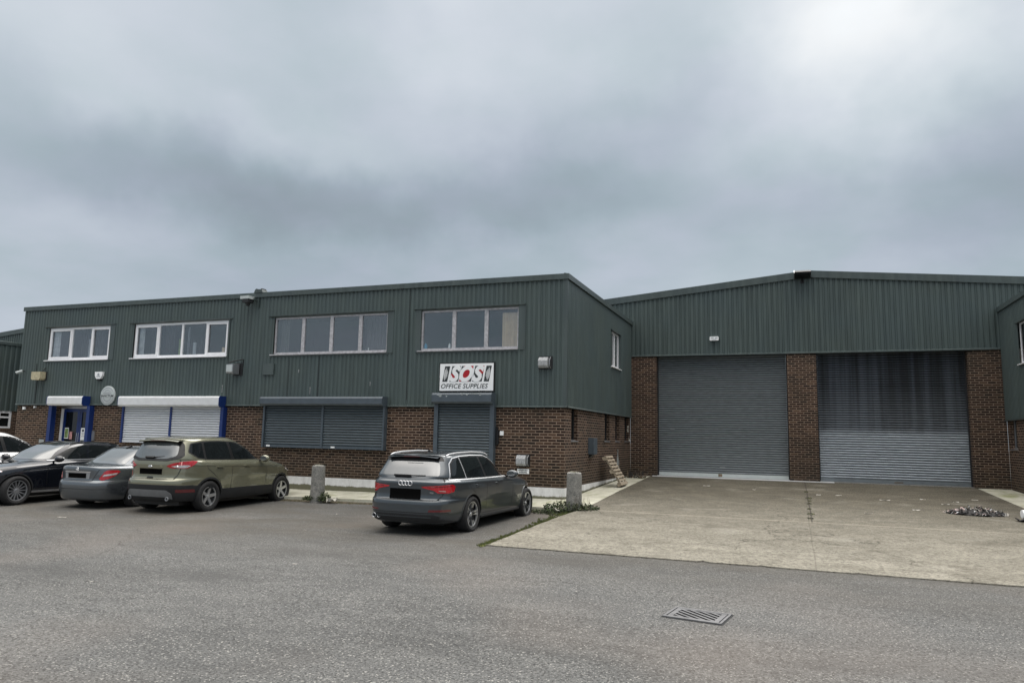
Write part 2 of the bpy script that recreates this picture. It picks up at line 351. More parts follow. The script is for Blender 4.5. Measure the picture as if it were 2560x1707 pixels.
# ------------------------------------------------------------------ mesh helper
def meta(o, label=None, cat=None, group=None, kind=None):
    for k, v in (('label', label), ('category', cat), ('group', group), ('kind', kind)):
        if v: o[k] = v
    return o
def root(name, loc=(0, 0, 0), rz=0, label=None, cat=None, group=None):
    o = bpy.data.objects.new(name, None); COL.objects.link(o)
    o.location = loc; o.rotation_euler = (0, 0, rz); o.empty_display_size = .2
    return meta(o, label, cat, group)
class MB:
    def __init__(s): s.v = []; s.f = []; s.m = []
    def face(s, pts, m=0):
        i = len(s.v); s.v += [tuple(p) for p in pts]; s.f.append(tuple(range(i, i + len(pts)))); s.m.append(m); return s
    def box(s, x0, x1, y0, y1, z0, z1, m=0):
        i = len(s.v)
        s.v += [(x0, y0, z0), (x1, y0, z0), (x1, y1, z0), (x0, y1, z0), (x0, y0, z1), (x1, y0, z1), (x1, y1, z1), (x0, y1, z1)]
        for f in ((0, 3, 2, 1), (4, 5, 6, 7), (0, 1, 5, 4), (1, 2, 6, 5), (2, 3, 7, 6), (3, 0, 4, 7)):
            s.f.append(tuple(i + k for k in f)); s.m.append(m)
        return s
    def obox(s, mat, sx, sy, sz, m=0):
        i = len(s.v)
        for z in (-1, 1):
            for x, y in ((-1, -1), (1, -1), (1, 1), (-1, 1)):
                s.v.append(tuple(mat @ Vector((x * sx / 2, y * sy / 2, z * sz / 2))))
        for f in ((0, 3, 2, 1), (4, 5, 6, 7), (0, 1, 5, 4), (1, 2, 6, 5), (2, 3, 7, 6), (3, 0, 4, 7)):
            s.f.append(tuple(i + k for k in f)); s.m.append(m)
        return s
    def prism(s, poly, ax, a0, a1, m=0):
        """poly = list of 2D points in the plane perpendicular to axis ax ('x','y','z'), extruded a0..a1"""
        def P(p, a):
            return (a, p[0], p[1]) if ax == 'x' else (p[0], a, p[1]) if ax == 'y' else (p[0], p[1], a)
        i = len(s.v); n = len(poly)
        s.v += [P(p, a0) for p in poly] + [P(p, a1) for p in poly]
        s.f.append(tuple(i + k for k in range(n))); s.m.append(m)
        s.f.append(tuple(i + n + k for k in reversed(range(n)))); s.m.append(m)
        for k in range(n):
            s.f.append((i + k, i + (k + 1) % n, i + n + (k + 1) % n, i + n + k)); s.m.append(m)
        return s
    def tube(s, p0, p1, r0, r1=None, n=12, m=0, caps=True):
        r1 = r0 if r1 is None else r1
        p0 = Vector(p0); p1 = Vector(p1); d = (p1 - p0).normalized()
        u = d.orthogonal().normalized(); w = d.cross(u)
        i = len(s.v)
        for p, r in ((p0, r0), (p1, r1)):
            for k in range(n):
                a = 2 * PI * k / n; s.v.append(tuple(p + u * math.cos(a) * r + w * math.sin(a) * r))
        for k in range(n):
            s.f.append((i + k, i + (k + 1) % n, i + n + (k + 1) % n, i + n + k)); s.m.append(m)
        if caps:
            s.f.append(tuple(i + k for k in reversed(range(n)))); s.m.append(m)
            s.f.append(tuple(i + n + k for k in range(n))); s.m.append(m)
        return s
    def lathe(s, prof, axis='z', n=32, c=(0, 0, 0), m=0, closed=False):
        """prof = [(r, h)] revolved round axis through c"""
        i = len(s.v)
        for r, h in prof:
            for k in range(n):
                a = 2 * PI * k / n; ca, sa = math.cos(a) * r, math.sin(a) * r
                p = (ca, sa, h) if axis == 'z' else (ca, h, sa) if axis == 'y' else (h, ca, sa)
                s.v.append((p[0] + c[0], p[1] + c[1], p[2] + c[2]))
        R = len(prof)
        for j in range(R if closed else R - 1):
            j2 = (j + 1) % R
            for k in range(n):
                s.f.append((i + j * n + k, i + j * n + (k + 1) % n, i + j2 * n + (k + 1) % n, i + j2 * n + k)); s.m.append(m)
        return s
    def build(s, name, mats, parent=None, smooth=False, fixn=True):
        me = bpy.data.meshes.new(name); me.from_pydata(s.v, [], s.f)
        if not isinstance(mats, (list, tuple)): mats = [mats]
        for m in mats: me.materials.append(m)
        for p, k in zip(me.polygons, s.m): p.material_index = k
        me.update()
        if fixn or smooth:
            bm = bmesh.new(); bm.from_mesh(me)
            if smooth: bmesh.ops.remove_doubles(bm, verts=bm.verts, dist=1e-5)
            if fixn: bmesh.ops.recalc_face_normals(bm, faces=bm.faces)
            if smooth: smooth_bm(bm)
            bm.to_mesh(me); bm.free()
        o = bpy.data.objects.new(name, me); COL.objects.link(o)
        if parent: o.parent = parent
        return o
def smooth_bm(bm, ang=35):
    for f in bm.faces: f.smooth = True
    for e in bm.edges:
        if len(e.link_faces) == 2 and e.calc_face_angle(0) > math.radians(ang): e.smooth = False

def text_mb(txt, size, depth, shear=0, bold=0.0, width=None, spacing=1.0):
    cu = bpy.data.curves.new('t', 'FONT'); cu.body = txt; cu.size = size; cu.extrude = depth / 2
    cu.shear = shear; cu.offset = bold; cu.space_character = spacing; cu.resolution_u = 4
    o = bpy.data.objects.new('t', cu); COL.objects.link(o)
    dg = bpy.context.evaluated_depsgraph_get(); dg.update()
    me = bpy.data.meshes.new_from_object(o.evaluated_get(dg))
    mb = MB(); mb.v = [tuple(v.co) for v in me.vertices]; mb.f = [tuple(p.vertices) for p in me.polygons]; mb.m = [0] * len(mb.f)
    bpy.data.objects.remove(o); bpy.data.curves.remove(cu); bpy.data.meshes.remove(me)
    xs = [v[0] for v in mb.v]; ys = [v[1] for v in mb.v]
    x0, x1, y0, y1 = min(xs), max(xs), min(ys), max(ys)
    kx = 1 if width is None else width[0] / (x1 - x0); ky = kx if width is None or width[1] is None else width[1] / (y1 - y0)
    # returned flat in the XZ plane facing -Y, lower left at origin
    mb.v = [((v[0] - x0) * kx, -v[2], (v[1] - y0) * ky) for v in mb.v]
    return mb
def shift(mb, dx, dy, dz):
    mb.v = [(v[0] + dx, v[1] + dy, v[2] + dz) for v in mb.v]; return mb

# ------------------------------------------------------------------ ground levels
_ys = [-300, -60, -16, -11, -7, -5.5, -3, -1.7, 300]; _zs = [-.3, -.3, -.30, -.275, -.225, -.21, -.18, -.15, -.15]
def zg(x, y): return float(np.interp(y, _ys, _zs)) + .012 * min(0, max(x, -8))
def za(y): return float(np.interp(y, [-7, -6.8, -1.6, 8.2, 9.5], [-.21, -.205, -.055, .28, .28]))
def zp(x, y):
    return float(np.interp(y, [-1.75, 0, 8.2, 9.5], [-.055, 0.0, .28, .28])) + .012 * min(0, max(x, -8)) * float(np.interp(y, [0, 3], [1, 0]))

def sheet(name, mat, xs, ys, zf, drop=None, dz=0, skip=None):
    mb = MB()
    for i in range(len(xs) - 1):
        for j in range(len(ys) - 1):
            if skip and skip((xs[i] + xs[i + 1]) / 2, (ys[j] + ys[j + 1]) / 2): continue
            q = [(xs[i], ys[j]), (xs[i + 1], ys[j]), (xs[i + 1], ys[j + 1]), (xs[i], ys[j + 1])]
            mb.face([(a, b, zf(a, b) + dz) for a, b in q])
    o = mb.build(name, mat, fixn=False)
    return o
xs = [-300, -120, -60, -40, -30, -20, -14, -11, -8, -6, -4, -2, 0, 2, 5, 8, 12, 20, 40, 100, 300]
ys = [-300, -120, -60, -40, -30, -22, -16, -13.5, -11, -9, -7, -5.5, -4, -3, -1.7, 0, 4, 9, 20, 60, 300]
meta(sheet('ground', M['asphalt'], xs, ys, zg), 'grey asphalt yard', None, None, 'structure')

# concrete apron (a real slab with an edge)
def slab(name, mat, outline_fn, ys, zf, thick, wob=0.0, nx=8):
    """outline_fn(y)->(x0,x1); slab with vertical edge faces down by thick"""
    mb = MB(); rows = []; rw = random.Random(17)
    for y in ys:
        x0, x1 = outline_fn(y)
        rows.append([(x0 + (x1 - x0) * k / nx, y + ((rw.uniform(0, wob) + (rw.random() < .05) * wob * 2.5) if wob and y == ys[0] else 0)) for k in range(nx + 1)])
    for a, b in zip(rows[:-1], rows[1:]):
        for k in range(nx):
            mb.face([(p[0], p[1], zf(p[0], p[1])) for p in (a[k], a[k + 1], b[k + 1], b[k])])
    ring = [r[0] for r in reversed(rows)] + rows[0][1:] + [r[-1] for r in rows[1:]]
    for p, q in zip(ring[:-1], ring[1:]):
        mb.face([(p[0], p[1], zf(*p) - thick), (q[0], q[1], zf(*q) - thick), (q[0], q[1], zf(*q)), (p[0], p[1], zf(*p))])
    return mb.build(name, mat, fixn=False)
rr = random.Random(3)
yy = [-6.8 + .3 * i for i in range(51)] + [8.5]
jit = {round(y, 3): rr.uniform(-.012, .012) for y in yy}
def ap(y):
    x0 = np.interp(y, [-6.8, -3, -1.7, -.7, 2.5, 8.5], [.70, .76, .87, .875, .77, .67]) + jit.get(round(y, 3), 0)
    return float(x0), float(np.interp(y, [-6.8, 3, 8.5], [10.6, 10.48, 10.58]))
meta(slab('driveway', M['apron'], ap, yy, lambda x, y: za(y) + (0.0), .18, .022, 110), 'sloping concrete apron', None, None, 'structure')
# side pavements between apron and the walls, 4 mm lower
meta(slab('pavement_side', M['path'], lambda y: (-.02, float(np.interp(y, [-1.7, -.7, 2.5, 8.5], [.868, .873, .768, .668])) - .004), [-1.72, -.7, 0, 1, 2.5, 4, 6, 8.5],
     lambda x, y: zp(x, y), .2), 'pale side pavement', None, None, 'structure')
meta(slab('pavement_front', M['path'], lambda y: (-32, -.024), [-1.72 + .2, 0, .3], lambda x, y: zp(x, y), .3), None, None, None, 'structure')
meta(slab('kerb', M['path'], lambda y: (-32, -.024), [-1.72, -1.524], lambda x, y: zp(x, y) + .006, .25), None, None, None, 'structure')
meta(slab('pavement_right', M['path'], lambda y: (float(np.interp(y, [-1.7, 3, 8.5], [10.49, 10.484, 10.584])), 11.6), [-1.7, 0, 3, 6, 8.5], lambda x, y: zp(0, y), .2), None, None, None, 'structure')

# ------------------------------------------------------------------ building parts
def ribs(mb, ax, c, a0, a1, zlo, zhi, pitch=.135, depth=.03, out=-1, phase=0.0):
    """trapezoid ribbed sheet standing in plane ax=const c; out=-1/+1 direction of the outside; zlo/zhi floats or functions of a"""
    fr = [0, .48, .62, .84, 1.0]; dd = [1, 1, 0, 0, 1]   # wide crown, narrow groove
    pts = [a0]; k = math.floor((a0 - phase) / pitch)
    while True:
        base = phase + k * pitch
        for f in fr[:-1]:
            a = base + f * pitch
            if a0 < a < a1: pts.append(a)
        if base > a1: break
        k += 1
    pts.append(a1)
    def dep(a):
        t = ((a - phase) / pitch) % 1.0
        return float(np.interp(t, fr, dd))
    zl = zlo if callable(zlo) else (lambda a: zlo); zh = zhi if callable(zhi) else (lambda a: zhi)
    def P(a, z):
        q = c + out * (dep(a) - 1) * depth     # crown lies on plane c, groove behind
        return (a, q, z) if ax == 'y' else (q, a, z)
    for a, b in zip(pts[:-1], pts[1:]):
        if b - a < 1e-6: continue
        mb.face([P(a, zl(a)), P(b, zl(b)), P(b, zh(b)), P(a, zh(a))])
def rects_with_holes(a0, a1, z0, z1, holes):
    A = sorted({a0, a1, *[h[0] for h in holes], *[h[1] for h in holes]})
    out = []
    for p, q in zip(A[:-1], A[1:]):
        segs = [(z0, z1)]
        for h in holes:
            if h[0] <= p and h[1] >= q:
                ns = []
                for s, t in segs:
                    if h[2] > s: ns.append((s, min(t, h[2])))
                    if h[3] < t: ns.append((max(s, h[3]), t))
                segs = [x for x in ns if x[1] - x[0] > 1e-5]
        out += [(p, q, s, t) for s, t in segs]
    # merge neighbours with identical z ranges
    return out

# window builder (front facade, frame plane y = fy, facing -Y)
def window_front(par, xa, xb, za_, zb_, mull, sashes, fmat, fw=.06, mw=.05, fy=.05, sill=True, head=None, jamb=(.0, .2), blinds=()):
    f = MB()
    f.box(xa, xb, fy, fy + .06, za_, za_ + fw); f.box(xa, xb, fy, fy + .06, zb_ - fw, zb_)
    f.box(xa, xa + fw, fy + .001, fy + .059, za_ + fw, zb_ - fw); f.box(xb - fw, xb, fy + .001, fy + .059, za_ + fw, zb_ - fw)
    for m_ in mull: f.box(m_ - mw / 2, m_ + mw / 2, fy + .002, fy + .058, za_ + fw, zb_ - fw)
    edges = [xa + fw] + [v for m_ in mull for v in (m_ - mw / 2, m_ + mw / 2)] + [xb - fw]
    o = f.build('window', fmat, par)
    for i in range(len(mull) + 1):
        a, b = edges[2 * i], edges[2 * i + 1]
        g = MB(); g.box(a - .005, b + .005, fy + .03, fy + .036, za_ + fw - .005, zb_ - fw + .005)
        g.build('pane', M['glass'], o)
        if i in sashes:
            s = MB(); t = .055; z0, z1 = za_ + fw - .012, zb_ - fw + .012; a2, b2 = a - .012, b + .012
            s.box(a2, b2, fy - .014, fy + .028, z0, z0 + t); s.box(a2, b2, fy - .014, fy + .028, z1 - t, z1)
            s.box(a2, a2 + t, fy - .014, fy + .027, z0 + t, z1 - t); s.box(b2 - t, b2, fy - .014, fy + .027, z0 + t, z1 - t)
            s.build('sash', fmat, o)
    if sill:
        MB().prism([(fy + .02, za_ - .001), (-.05, za_ - .012), (-.05, za_ - .04), (fy + .02, za_ - .04)], 'x', xa - .08, xb).build('sill', fmat, o)
    # room behind
    r = MB(); x0, x1, y0, y1, z0, z1 = xa - .3, xb + .3, fy + .07, fy + 2.4, za_ - .55, zb_ + .25
    r.face([(x0, y1, z0), (x1, y1, z0), (x1, y1, z1), (x0, y1, z1)]); r.face([(x0, y0, z0), (x0, y1, z0), (x0, y1, z1), (x0, y0, z1)])
    r.face([(x1, y0, z0), (x1, y1, z0), (x1, y1, z1), (x1, y0, z1)]); r.face([(x0, y0, z0), (x1, y0, z0), (x1, y1, z0), (x0, y1, z0)])
    r.face([(x0, y0, z1), (x1, y0, z1), (x1, y1, z1), (x0, y1, z1)])
    r.face([(x0, y0, z0), (x1, y0, z0), (x1, y0, za_ + .01), (x0, y0, za_ + .01)]); r.face([(x0, y0, zb_ - .01), (x1, y0, zb_ - .01), (x1, y0, z1), (x0, y0, z1)])
    r.face([(x0, y0, za_), (xa + .01, y0, za_), (xa + .01, y0, zb_), (x0, y0, zb_)]); r.face([(xb - .01, y0, za_), (x1, y0, za_), (x1, y0, zb_), (xb - .01, y0, zb_)])
    r.build('room_interior', M['room'], o, fixn=False)
    # folded cloth behind the glass
    for (a, b, zt, zb0, mt, yy_) in blinds:
        c = MB(); n = max(6, int((b - a) / .035)); 
        for k in range(n):
            p, q = a + (b - a) * k / n, a + (b - a) * (k + 1) / n
            d0 = .02 * math.sin(k * 1.9) ; d1 = .02 * math.sin((k + 1) * 1.9)
            c.face([(p, yy_ + d0, zb0), (q, yy_ + d1, zb0), (q, yy_ + d1, zt), (p, yy_ + d0, zt)])
        c.build('blind', mt, o, fixn=False)
    # flashings round the opening
    s = MB(); jl, jr = jamb
    hx0, hx1 = head
    s.prism([(-.045, 5.055), (.05, 5.07), (.05, zb_ + .0), (.035, zb_), (-.045, 5.035)], 'x', hx0, hx1)
    s.box(xb + .002, xb + jr, -.012, .11, za_ - .05, 5.034)
    if jl > 0: s.box(xa - jl, xa - .002, -.012, .11, za_ - .05, 5.034)
    s.box(xa - .1, xb + .05, -.008, .04, za_ - .085, za_ - .042)
    s.build('surround', M['fascia'], o)
    return o

def laths(x0, x1, z0, z1, y, pitch=.075, depth=.016, ax='y'):
    mb = MB(); n = int(round((z1 - z0) / pitch)); p = (z1 - z0) / n
    prof = []
    for k in range(n):
        b = z0 + k * p
        prof += [(b, .0), (b + .14 * p, -depth * .55), (b + .38 * p, -depth), (b + .62 * p, -depth), (b + .88 * p, -depth * .3)]
    prof.append((z1, 0))
    for (a, da), (b, db) in zip(prof[:-1], prof[1:]):
        mb.face([(x0, y + da, a), (x1, y + da, a), (x1, y + db, b), (x0, y + db, b)], 1 if (b - a) < .17 * p else 0)  # groove strips take the dark slot, painting shade between laths
    return mb
def hexbox(x0, x1, z0, z1, d=.3, y=0.0):
    return [(y, z0), (y - d + .05, z0), (y - d, z0 + .05), (y - d, z1 - .05), (y - d + .04, z1), (y, z1)]

# ---- office building (two units) on the left of the yard
XL, D, W, H, ZC = -20.25, 8.2, 11.43, 5.796, 2.33
off = root('office_building', (0, 0, 0), 0, 'long two storey office block with green ribbed upper floor over brown brick, behind the cars', 'building')
wins = [dict(x=(-18.94, -16.03), mull=[-17.867, -16.918], sash=(0, 2), mat='upvc', head=(-19.12, -15.79), jamb=(0, .23)),
        dict(x=(-14.96, -11.03), mull=[-13.92, -12.93, -11.93], sash=(0, 3), mat='upvc', head=(-15.15, -10.87), jamb=(0, .06)),
        dict(x=(-9.28, -5.33), mull=[-8.25, -7.25, -6.26], sash=(), mat='ali', head=(-9.47, -5.13), jamb=(0, .2)),
        dict(x=(-4.26, -1.345), mull=[-3.26, -2.295], sash=(), mat='ali', head=(-4.47, -1.145), jamb=(.16, .2))]
holes = [(w['x'][0], w['x'][1], 3.86, 5.03) for w in wins]
cl = MB()
for a, b, s, t in rects_with_holes(XL, -.06, ZC, 5.70, holes): ribs(cl, 'y', 0, a, b, s, t, .135, .021, -1)
side_holes = [(5.02, 6.27, 3.86, 5.03)]
for a, b, s, t in rects_with_holes(.06, D, ZC, 5.70, side_holes): ribs(cl, 'x', 0, a, b, s, t, .135, .021, 1)
ribs(cl, 'x', XL, .0, D, ZC, 5.70, .135, .021, -1)
cl.build('cladding', M['clad'], off, fixn=False)
MB().prism([(-.075, -.012), (.012, -.012), (.012, .075), (-.003, .075), (-.003, .003), (-.075, .003)], 'z', ZC - .01, 5.66).build('corner_flashing', M['fascia'], off)
f = MB()
f.prism([(-.045, 5.654), (-.045, 5.80), (.10, 5.83), (.10, 5.70), (-.02, 5.70), (-.02, 5.654)], 'x', XL - .045, .0)
f.prism([(.045, 5.654), (.045, 5.80), (-.10, 5.83), (-.10, 5.70), (.02, 5.70), (.02, 5.654)], 'y', -.0, D - .005)
f.prism([(.0, 5.654), (.0, 5.798), (.045, 5.798), (.045, 5.654)], 'y', -.045, .0)
f.build('roof_edge', M['fascia'], off)
MB().box(XL + .02, -.11, .11, D - .01, 5.70, 5.79).build('roof', M['roofdeck'], off)
# bottom drip flashing of the cladding
for a, b in ((XL, -18.33), (-16.66, -15.09), (-10.92, -9.42), (-5.22, -3.71), (-1.95, .02)):
    MB().prism([(-.035, ZC - .022), (-.035, ZC), (-.002, ZC + .02), (.09, ZC + .02), (.09, ZC - .022)], 'x', a, b).build('drip_flashing', M['fascia'], off)
f = MB()
f.prism([(.02, ZC - .022), (.02, ZC), (-.002, ZC + .02), (-.09, ZC + .02), (-.09, ZC - .022)], 'y', .02, D - .001)
f.build('drip_flashing', M['fascia'], off)
# seams and dents of the sheets
for q in ((-7.60, -7.585, 2.58, 3.78), (-8.66, -8.65, 2.58, 3.72), (-19.0, -18.985, 2.35, 3.15), (-4.64, -4.63, 2.5, 5.6), (-10.94, -10.93, 2.6, 3.8)):
    MB().box(q[0], q[1], -.005, 0, q[2], q[3]).build('sheet_seam', M['black_trim'], off)
for x, z0, z1 in ((-7.86, 2.66, 2.84), (-5.83, 2.90, 2.98), (-11.12, 2.72, 2.92), (-8.3, 3.30, 3.36)):
    MB().box(x, x + .015, -.003, 0, z0, z1).box(x - .008, x + .026, -.004, 0, z1, z1 + .03).build('scratch', M['lampgrey'], off)
# brickwork
bw = MB()
for a, b, s, t in rects_with_holes(XL + .04, -.05, .275, ZC + .02, [(-18.28, -16.62, -1, 2.29)]): bw.box(a, b, .05, .30, s, t)
slots = [(.63, 1.24), (4.34, 4.95), (5.79, 6.40), (7.24, 7.92)]
for a, b, s, t in rects_with_holes(.30, D, .275, ZC + .02, [(p, q, 1.475, 2.40) for p, q in slots]): bw.box(-.30, -.05, a, b, s, t)
bw.box(XL + .04, XL + .29, .30, D, .275, ZC + .02)
bw.build('brick_wall', M['brick'], off)
pl = MB(); pl.box(XL + .02, -18.28, .035, .30, -.4, .274); pl.box(-16.62, -.035, .035, .30, -.4, .274); pl.box(-.30, -.036, .30, D, -.3, .2745)
pl.build('plinth', M['plinth'], off)
blk = {0: [(-18.86, -18.55, 4.9, 3.95, M['curtain'], .16), (-17.80, -17.0, 4.95, 3.93, M['dark'], .35), (-17.35, -17.2, 4.6, 3.93, M['curtain'], .3), (-16.82, -16.5, 4.9, 3.93, M['dark'], .22), (-16.4, -16.25, 4.9, 4.2, M['curtain'], .3), (-17.75, -17.6, 4.8, 4.0, M['satin'], .5), (-17.1, -16.95, 4.3, 3.93, M['satin'], .4)],
       1: [(-14.86, -14.62, 4.9, 3.95, M['curtain'], .16), (-14.5, -14.05, 4.9, 3.95, M['dark'], .3), (-13.80, -13.35, 4.95, 3.93, M['dark'], .2), (-13.30, -13.1, 4.5, 3.93, M['poster_g'], .3), (-12.85, -12.3, 4.45, 3.93, M['dark'], .3), (-11.35, -11.15, 4.15, 3.96, M['beige'], .13), (-13.08, -12.98, 4.9, 3.93, M['satin'], .45), (-12.6, -12.45, 4.35, 3.93, M['satin'], .2), (-11.85, -11.3, 4.08, 3.93, M['curtain'], .6)],
       2: [(-9.2, -8.9, 4.95, 3.93, M['room'], .25), (-6.2, -5.4, 4.95, 4.0, M['room'], .3)],
       3: [(-1.86, -1.42, 4.86, 3.93, M['beige'], .14)]}
for i, w in enumerate(wins):
    m = w['mat']
    window_front(off, w['x'][0], w['x'][1], 3.875, 4.99, w['mull'], w['sash'], M[m], .065 if m == 'upvc' else .05, .07 if m == 'upvc' else .11,
                 .05, True, w['head'], w['jamb'], blk[i])
# deep window in the side wall
wn = MB(); wn.box(-.10, -.05, 5.03, 6.26, 3.87, 3.92); wn.box(-.10, -.05, 5.03, 6.26, 4.97, 5.02); wn.box(-.10, -.05, 5.03, 5.09, 3.92, 4.97); wn.box(-.10, -.05, 6.2, 6.26, 3.92, 4.97); wn.box(-.10, -.04, 5.62, 5.67, 3.92, 4.97)
wo = wn.build('window', M['upvc'], off)
for a, b in ((5.09, 5.62), (5.67, 6.2)): MB().box(-.082, -.076, a, b, 3.92, 4.97).build('pane', M['carglass_pale'], wo)
MB().prism([(-.06, 3.87), (.05, 3.855), (.05, 3.83), (-.06, 3.83)], 'y', 4.97, 6.33).build('sill', M['upvc'], wo)
s = MB(); s.box(-.02, .035, 4.9, 6.4, 5.025, 5.06); s.box(-.12, .008, 4.96, 5.025, 3.87, 5.024); s.box(-.12, .008, 6.265, 6.33, 3.87, 5.024); s.build('surround', M['fascia'], wo)
for p, q in slots:
    sl = MB(); sl.box(-.19, -.15, p, q, 1.475, 1.52); sl.box(-.19, -.15, p, p + .04, 1.52, 2.33); sl.box(-.19, -.15, q - .04, q, 1.52, 2.33); sl.box(-.19, -.14, (p + q) / 2 - .015, (p + q) / 2 + .015, 1.52, 2.33)
    so = sl.build('window', M['black_trim'], off)
    MB().box(-.176, -.17, p + .04, q - .04, 1.52, 2.33).build('pane', M['carglass'], so)
    MB().prism([(-.16, 1.49), (-.03, 1.465), (-.03, 1.44), (-.16, 1.44)], 'y', p - .03, q + .03).build('sill', M['satin'], so)
# torn sheet caught at the last slot window is litter: separate below

def shutter(par, x0, x1, zb, zt, boxr, lath_m, box_m, cap_m, rail_m, rails, mid=None, y=-.06, bottom_tabs=()):
    if mid is None: spans = [(x0, x1)]
    else: spans = [(x0, mid - .035), (mid + .035, x1)]
    res = []
    for i, (a, b) in enumerate(spans):
        o = laths(a, b, zb + .08, zt, y).build('roller_shutter', [lath_m, M['lath_gap'] if lath_m is M['white_laths'] else M['black_trim']], par, fixn=False)
        MB().box(a, b, y - .02, y + .012, zb, zb + .08).build('bottom_bar', rail_m if rail_m is not M['blue'] else lath_m, o)
        if i == 0:
            bx0, bx1, bz0, bz1 = boxr
            MB().prism(hexbox(bx0, bx1, bz0, bz1), 'x', bx0 + .012, bx1 - .012).build('shutter_box', box_m, o)
            c = MB(); hb = [(p[0] * 1.02, (p[1] - (bz0 + bz1) / 2) * 1.04 + (bz0 + bz1) / 2) for p in hexbox(bx0, bx1, bz0, bz1)]
            c.prism(hb, 'x', bx0, bx0 + .011); c.build('end_cap', cap_m, o); MB().prism(hb, 'x', bx1 - .011, bx1).build('end_cap', cap_m, o)
            for p, q in rails: MB().box(p, q, -.12, .046, zb - .01, bz0 - .002).build('guide_rail', rail_m, o)
            if mid: MB().box(mid - .035, mid + .035, -.10, .046, zb - .005, bz0 - .002).build('guide_rail', rail_m, o)
        for t in bottom_tabs[i:i + 1]:
            MB().box(t, t + .13, y - .028, y - .021, zb + .02, zb + .065).build('label_tab', M['sign_white'], o)
        res.append(o)
    return res
shutter(off, -9.33, -5.30, 1.10, 2.32, (-9.41, -5.23, 2.32, 2.575), M['blue_grey'], M['blue_grey_flat'], M['blue_grey_flat'], M['blue_grey_flat'], [(-9.40, -9.34), (-5.295, -5.24)], -7.31, bottom_tabs=(-9.24, -6.98))
shutter(off, -14.99, -11.02, 1.12, 2.27, (-15.08, -10.93, 2.27, 2.595), M['white_laths'], M['white_paint'], M['blue'], M['blue'], [(-15.06, -14.995), (-11.015, -10.90)], -13.01)
shutter(off, -3.58, -2.07, .05, 2.39, (-3.70, -1.955, 2.39, 2.675), M['blue_grey'], M['blue_grey_flat'], M['blue_grey_flat'], M['blue_grey_flat'], [(-3.70, -3.585), (-2.065, -1.945)])
# flaked paint on the entrance shutter box
r = random.Random(5)
for gq in (0, 1):
  f = MB()
  for k in (range(9) if gq == 0 else range(9, 32)):
    a = -2.85 + .026 * (k - 9) if k > 8 else r.uniform(-3.55, -3.25); z = 2.655 - abs(r.gauss(0, .018)) if k > 8 else 2.62 - abs(r.gauss(0, .03))
    w = r.uniform(.03, .09); f.box(a, a + w, -.3065, -.2995, z, z + r.uniform(.006, .016))
  f.build('flaked_paint', M['sign_pale'], off)
# blue entrance
MB().prism(hexbox(0, 0, 2.29, 2.6), 'x', -18.32, -16.68).build('shutter_box', M['white_paint'], off)
for a, b in ((-16.679, -16.655), (-18.34, -18.321)): MB().prism([(p[0] * 1.02, (p[1] - 2.445) * 1.04 + 2.445) for p in hexbox(0, 0, 2.29, 2.6)], 'x', a, b).build('end_cap', M['blue'], off)
for a, b in ((-18.42, -18.27), (-16.63, -16.49)): MB().box(a, b, -.13, .046, -.08, 2.288).build('guide_rail', M['blue'], off)
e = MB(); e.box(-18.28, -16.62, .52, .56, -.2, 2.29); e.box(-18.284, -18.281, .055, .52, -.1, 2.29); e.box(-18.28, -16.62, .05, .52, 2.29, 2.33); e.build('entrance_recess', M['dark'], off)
MB().box(-18.279, -18.17, .24, .34, -.12, 2.20).build('door_frame', M['upvc'], off)
MB().box(-18.28, -16.62, .24, .345, 2.20, 2.288).build('door_head', M['satin'], off)
for k, (a, b) in enumerate(((-18.165, -17.405), (-17.395, -16.64))):
    d = MB(); z0, z1 = -.1, 2.19
    d.box(a, a + .1, .26, .31, z0, z1); d.box(b - .1, b, .26, .31, z0, z1); d.box(a + .1, b - .1, .261, .309, z0, .95); d.box(a + .1, b - .1, .261, .309, 2.09, z1)
    do = d.build('door', M['blue'], off)
    MB().box(a + .1, b - .1, .283, .288, .95, 2.09).build('pane', M['carglass'], do)
    if k == 0:
        MB().tube((b - .04, .24, 1.0), (b - .04, .24, 1.38), .014).tube((b - .04, .262, 1.02), (b - .04, .235, 1.02), .01).tube((b - .04, .262, 1.36), (b - .04, .235, 1.36), .01).build('handle', M['chrome'], do)
        MB().box(a + .11, a + .30, .262, .266, 1.18, 1.55).build('poster_back', M['sign_white'], do)
        MB().box(a + .13, a + .28, .259, .2619, 1.21, 1.52).build('poster', M['poster_g'], do)
        MB().box(a + .35, a + .48, .259, .264, 1.16, 1.42).build('poster', M['poster_r'], do)
    else:
        MB().tube((a + .04, .24, 1.0), (a + .04, .24, 1.38), .014).build('handle', M['chrome'], do)
        MB().box(a + .11, a + .33, .259, .264, 1.14, 1.55).build('poster', M['sign_white'], do)
        MB().box(a + .17, a + .25, .257, .2589, 1.42, 1.50).box(a + .15, a + .29, .257, .2589, 1.36, 1.372).box(a + .15, a + .27, .257, .2589, 1.32, 1.332).box(a + .15, a + .29, .257, .2589, 1.26, 1.272).build('poster_print', M['sign_dark'], do)
# blank cover panel and brick vent
MB().box(-9.59, -9.18, -.045, -.001, 3.25, 3.59).build('cover_panel', M['fascia'], off)
v = MB(); 
for k in range(4): v.box(-18.95, -18.72, .03, .049, 1.02 + .03 * k, 1.04 + .03 * k)
v.build('air_brick', M['sign_pale'], off)
# white splash on the side wall
f = MB(); r = random.Random(2)
for k in range(46):
    z = r.uniform(.50, 1.22); sp = .05 + (1.25 - z) * .28; y = 6.15 + r.uniform(-sp, sp); f.box(-.05, -.046, y, y + r.uniform(.015, .05), z - r.uniform(.05, .16), z)
f.build('paint_splash', M['sign_pale'], off)

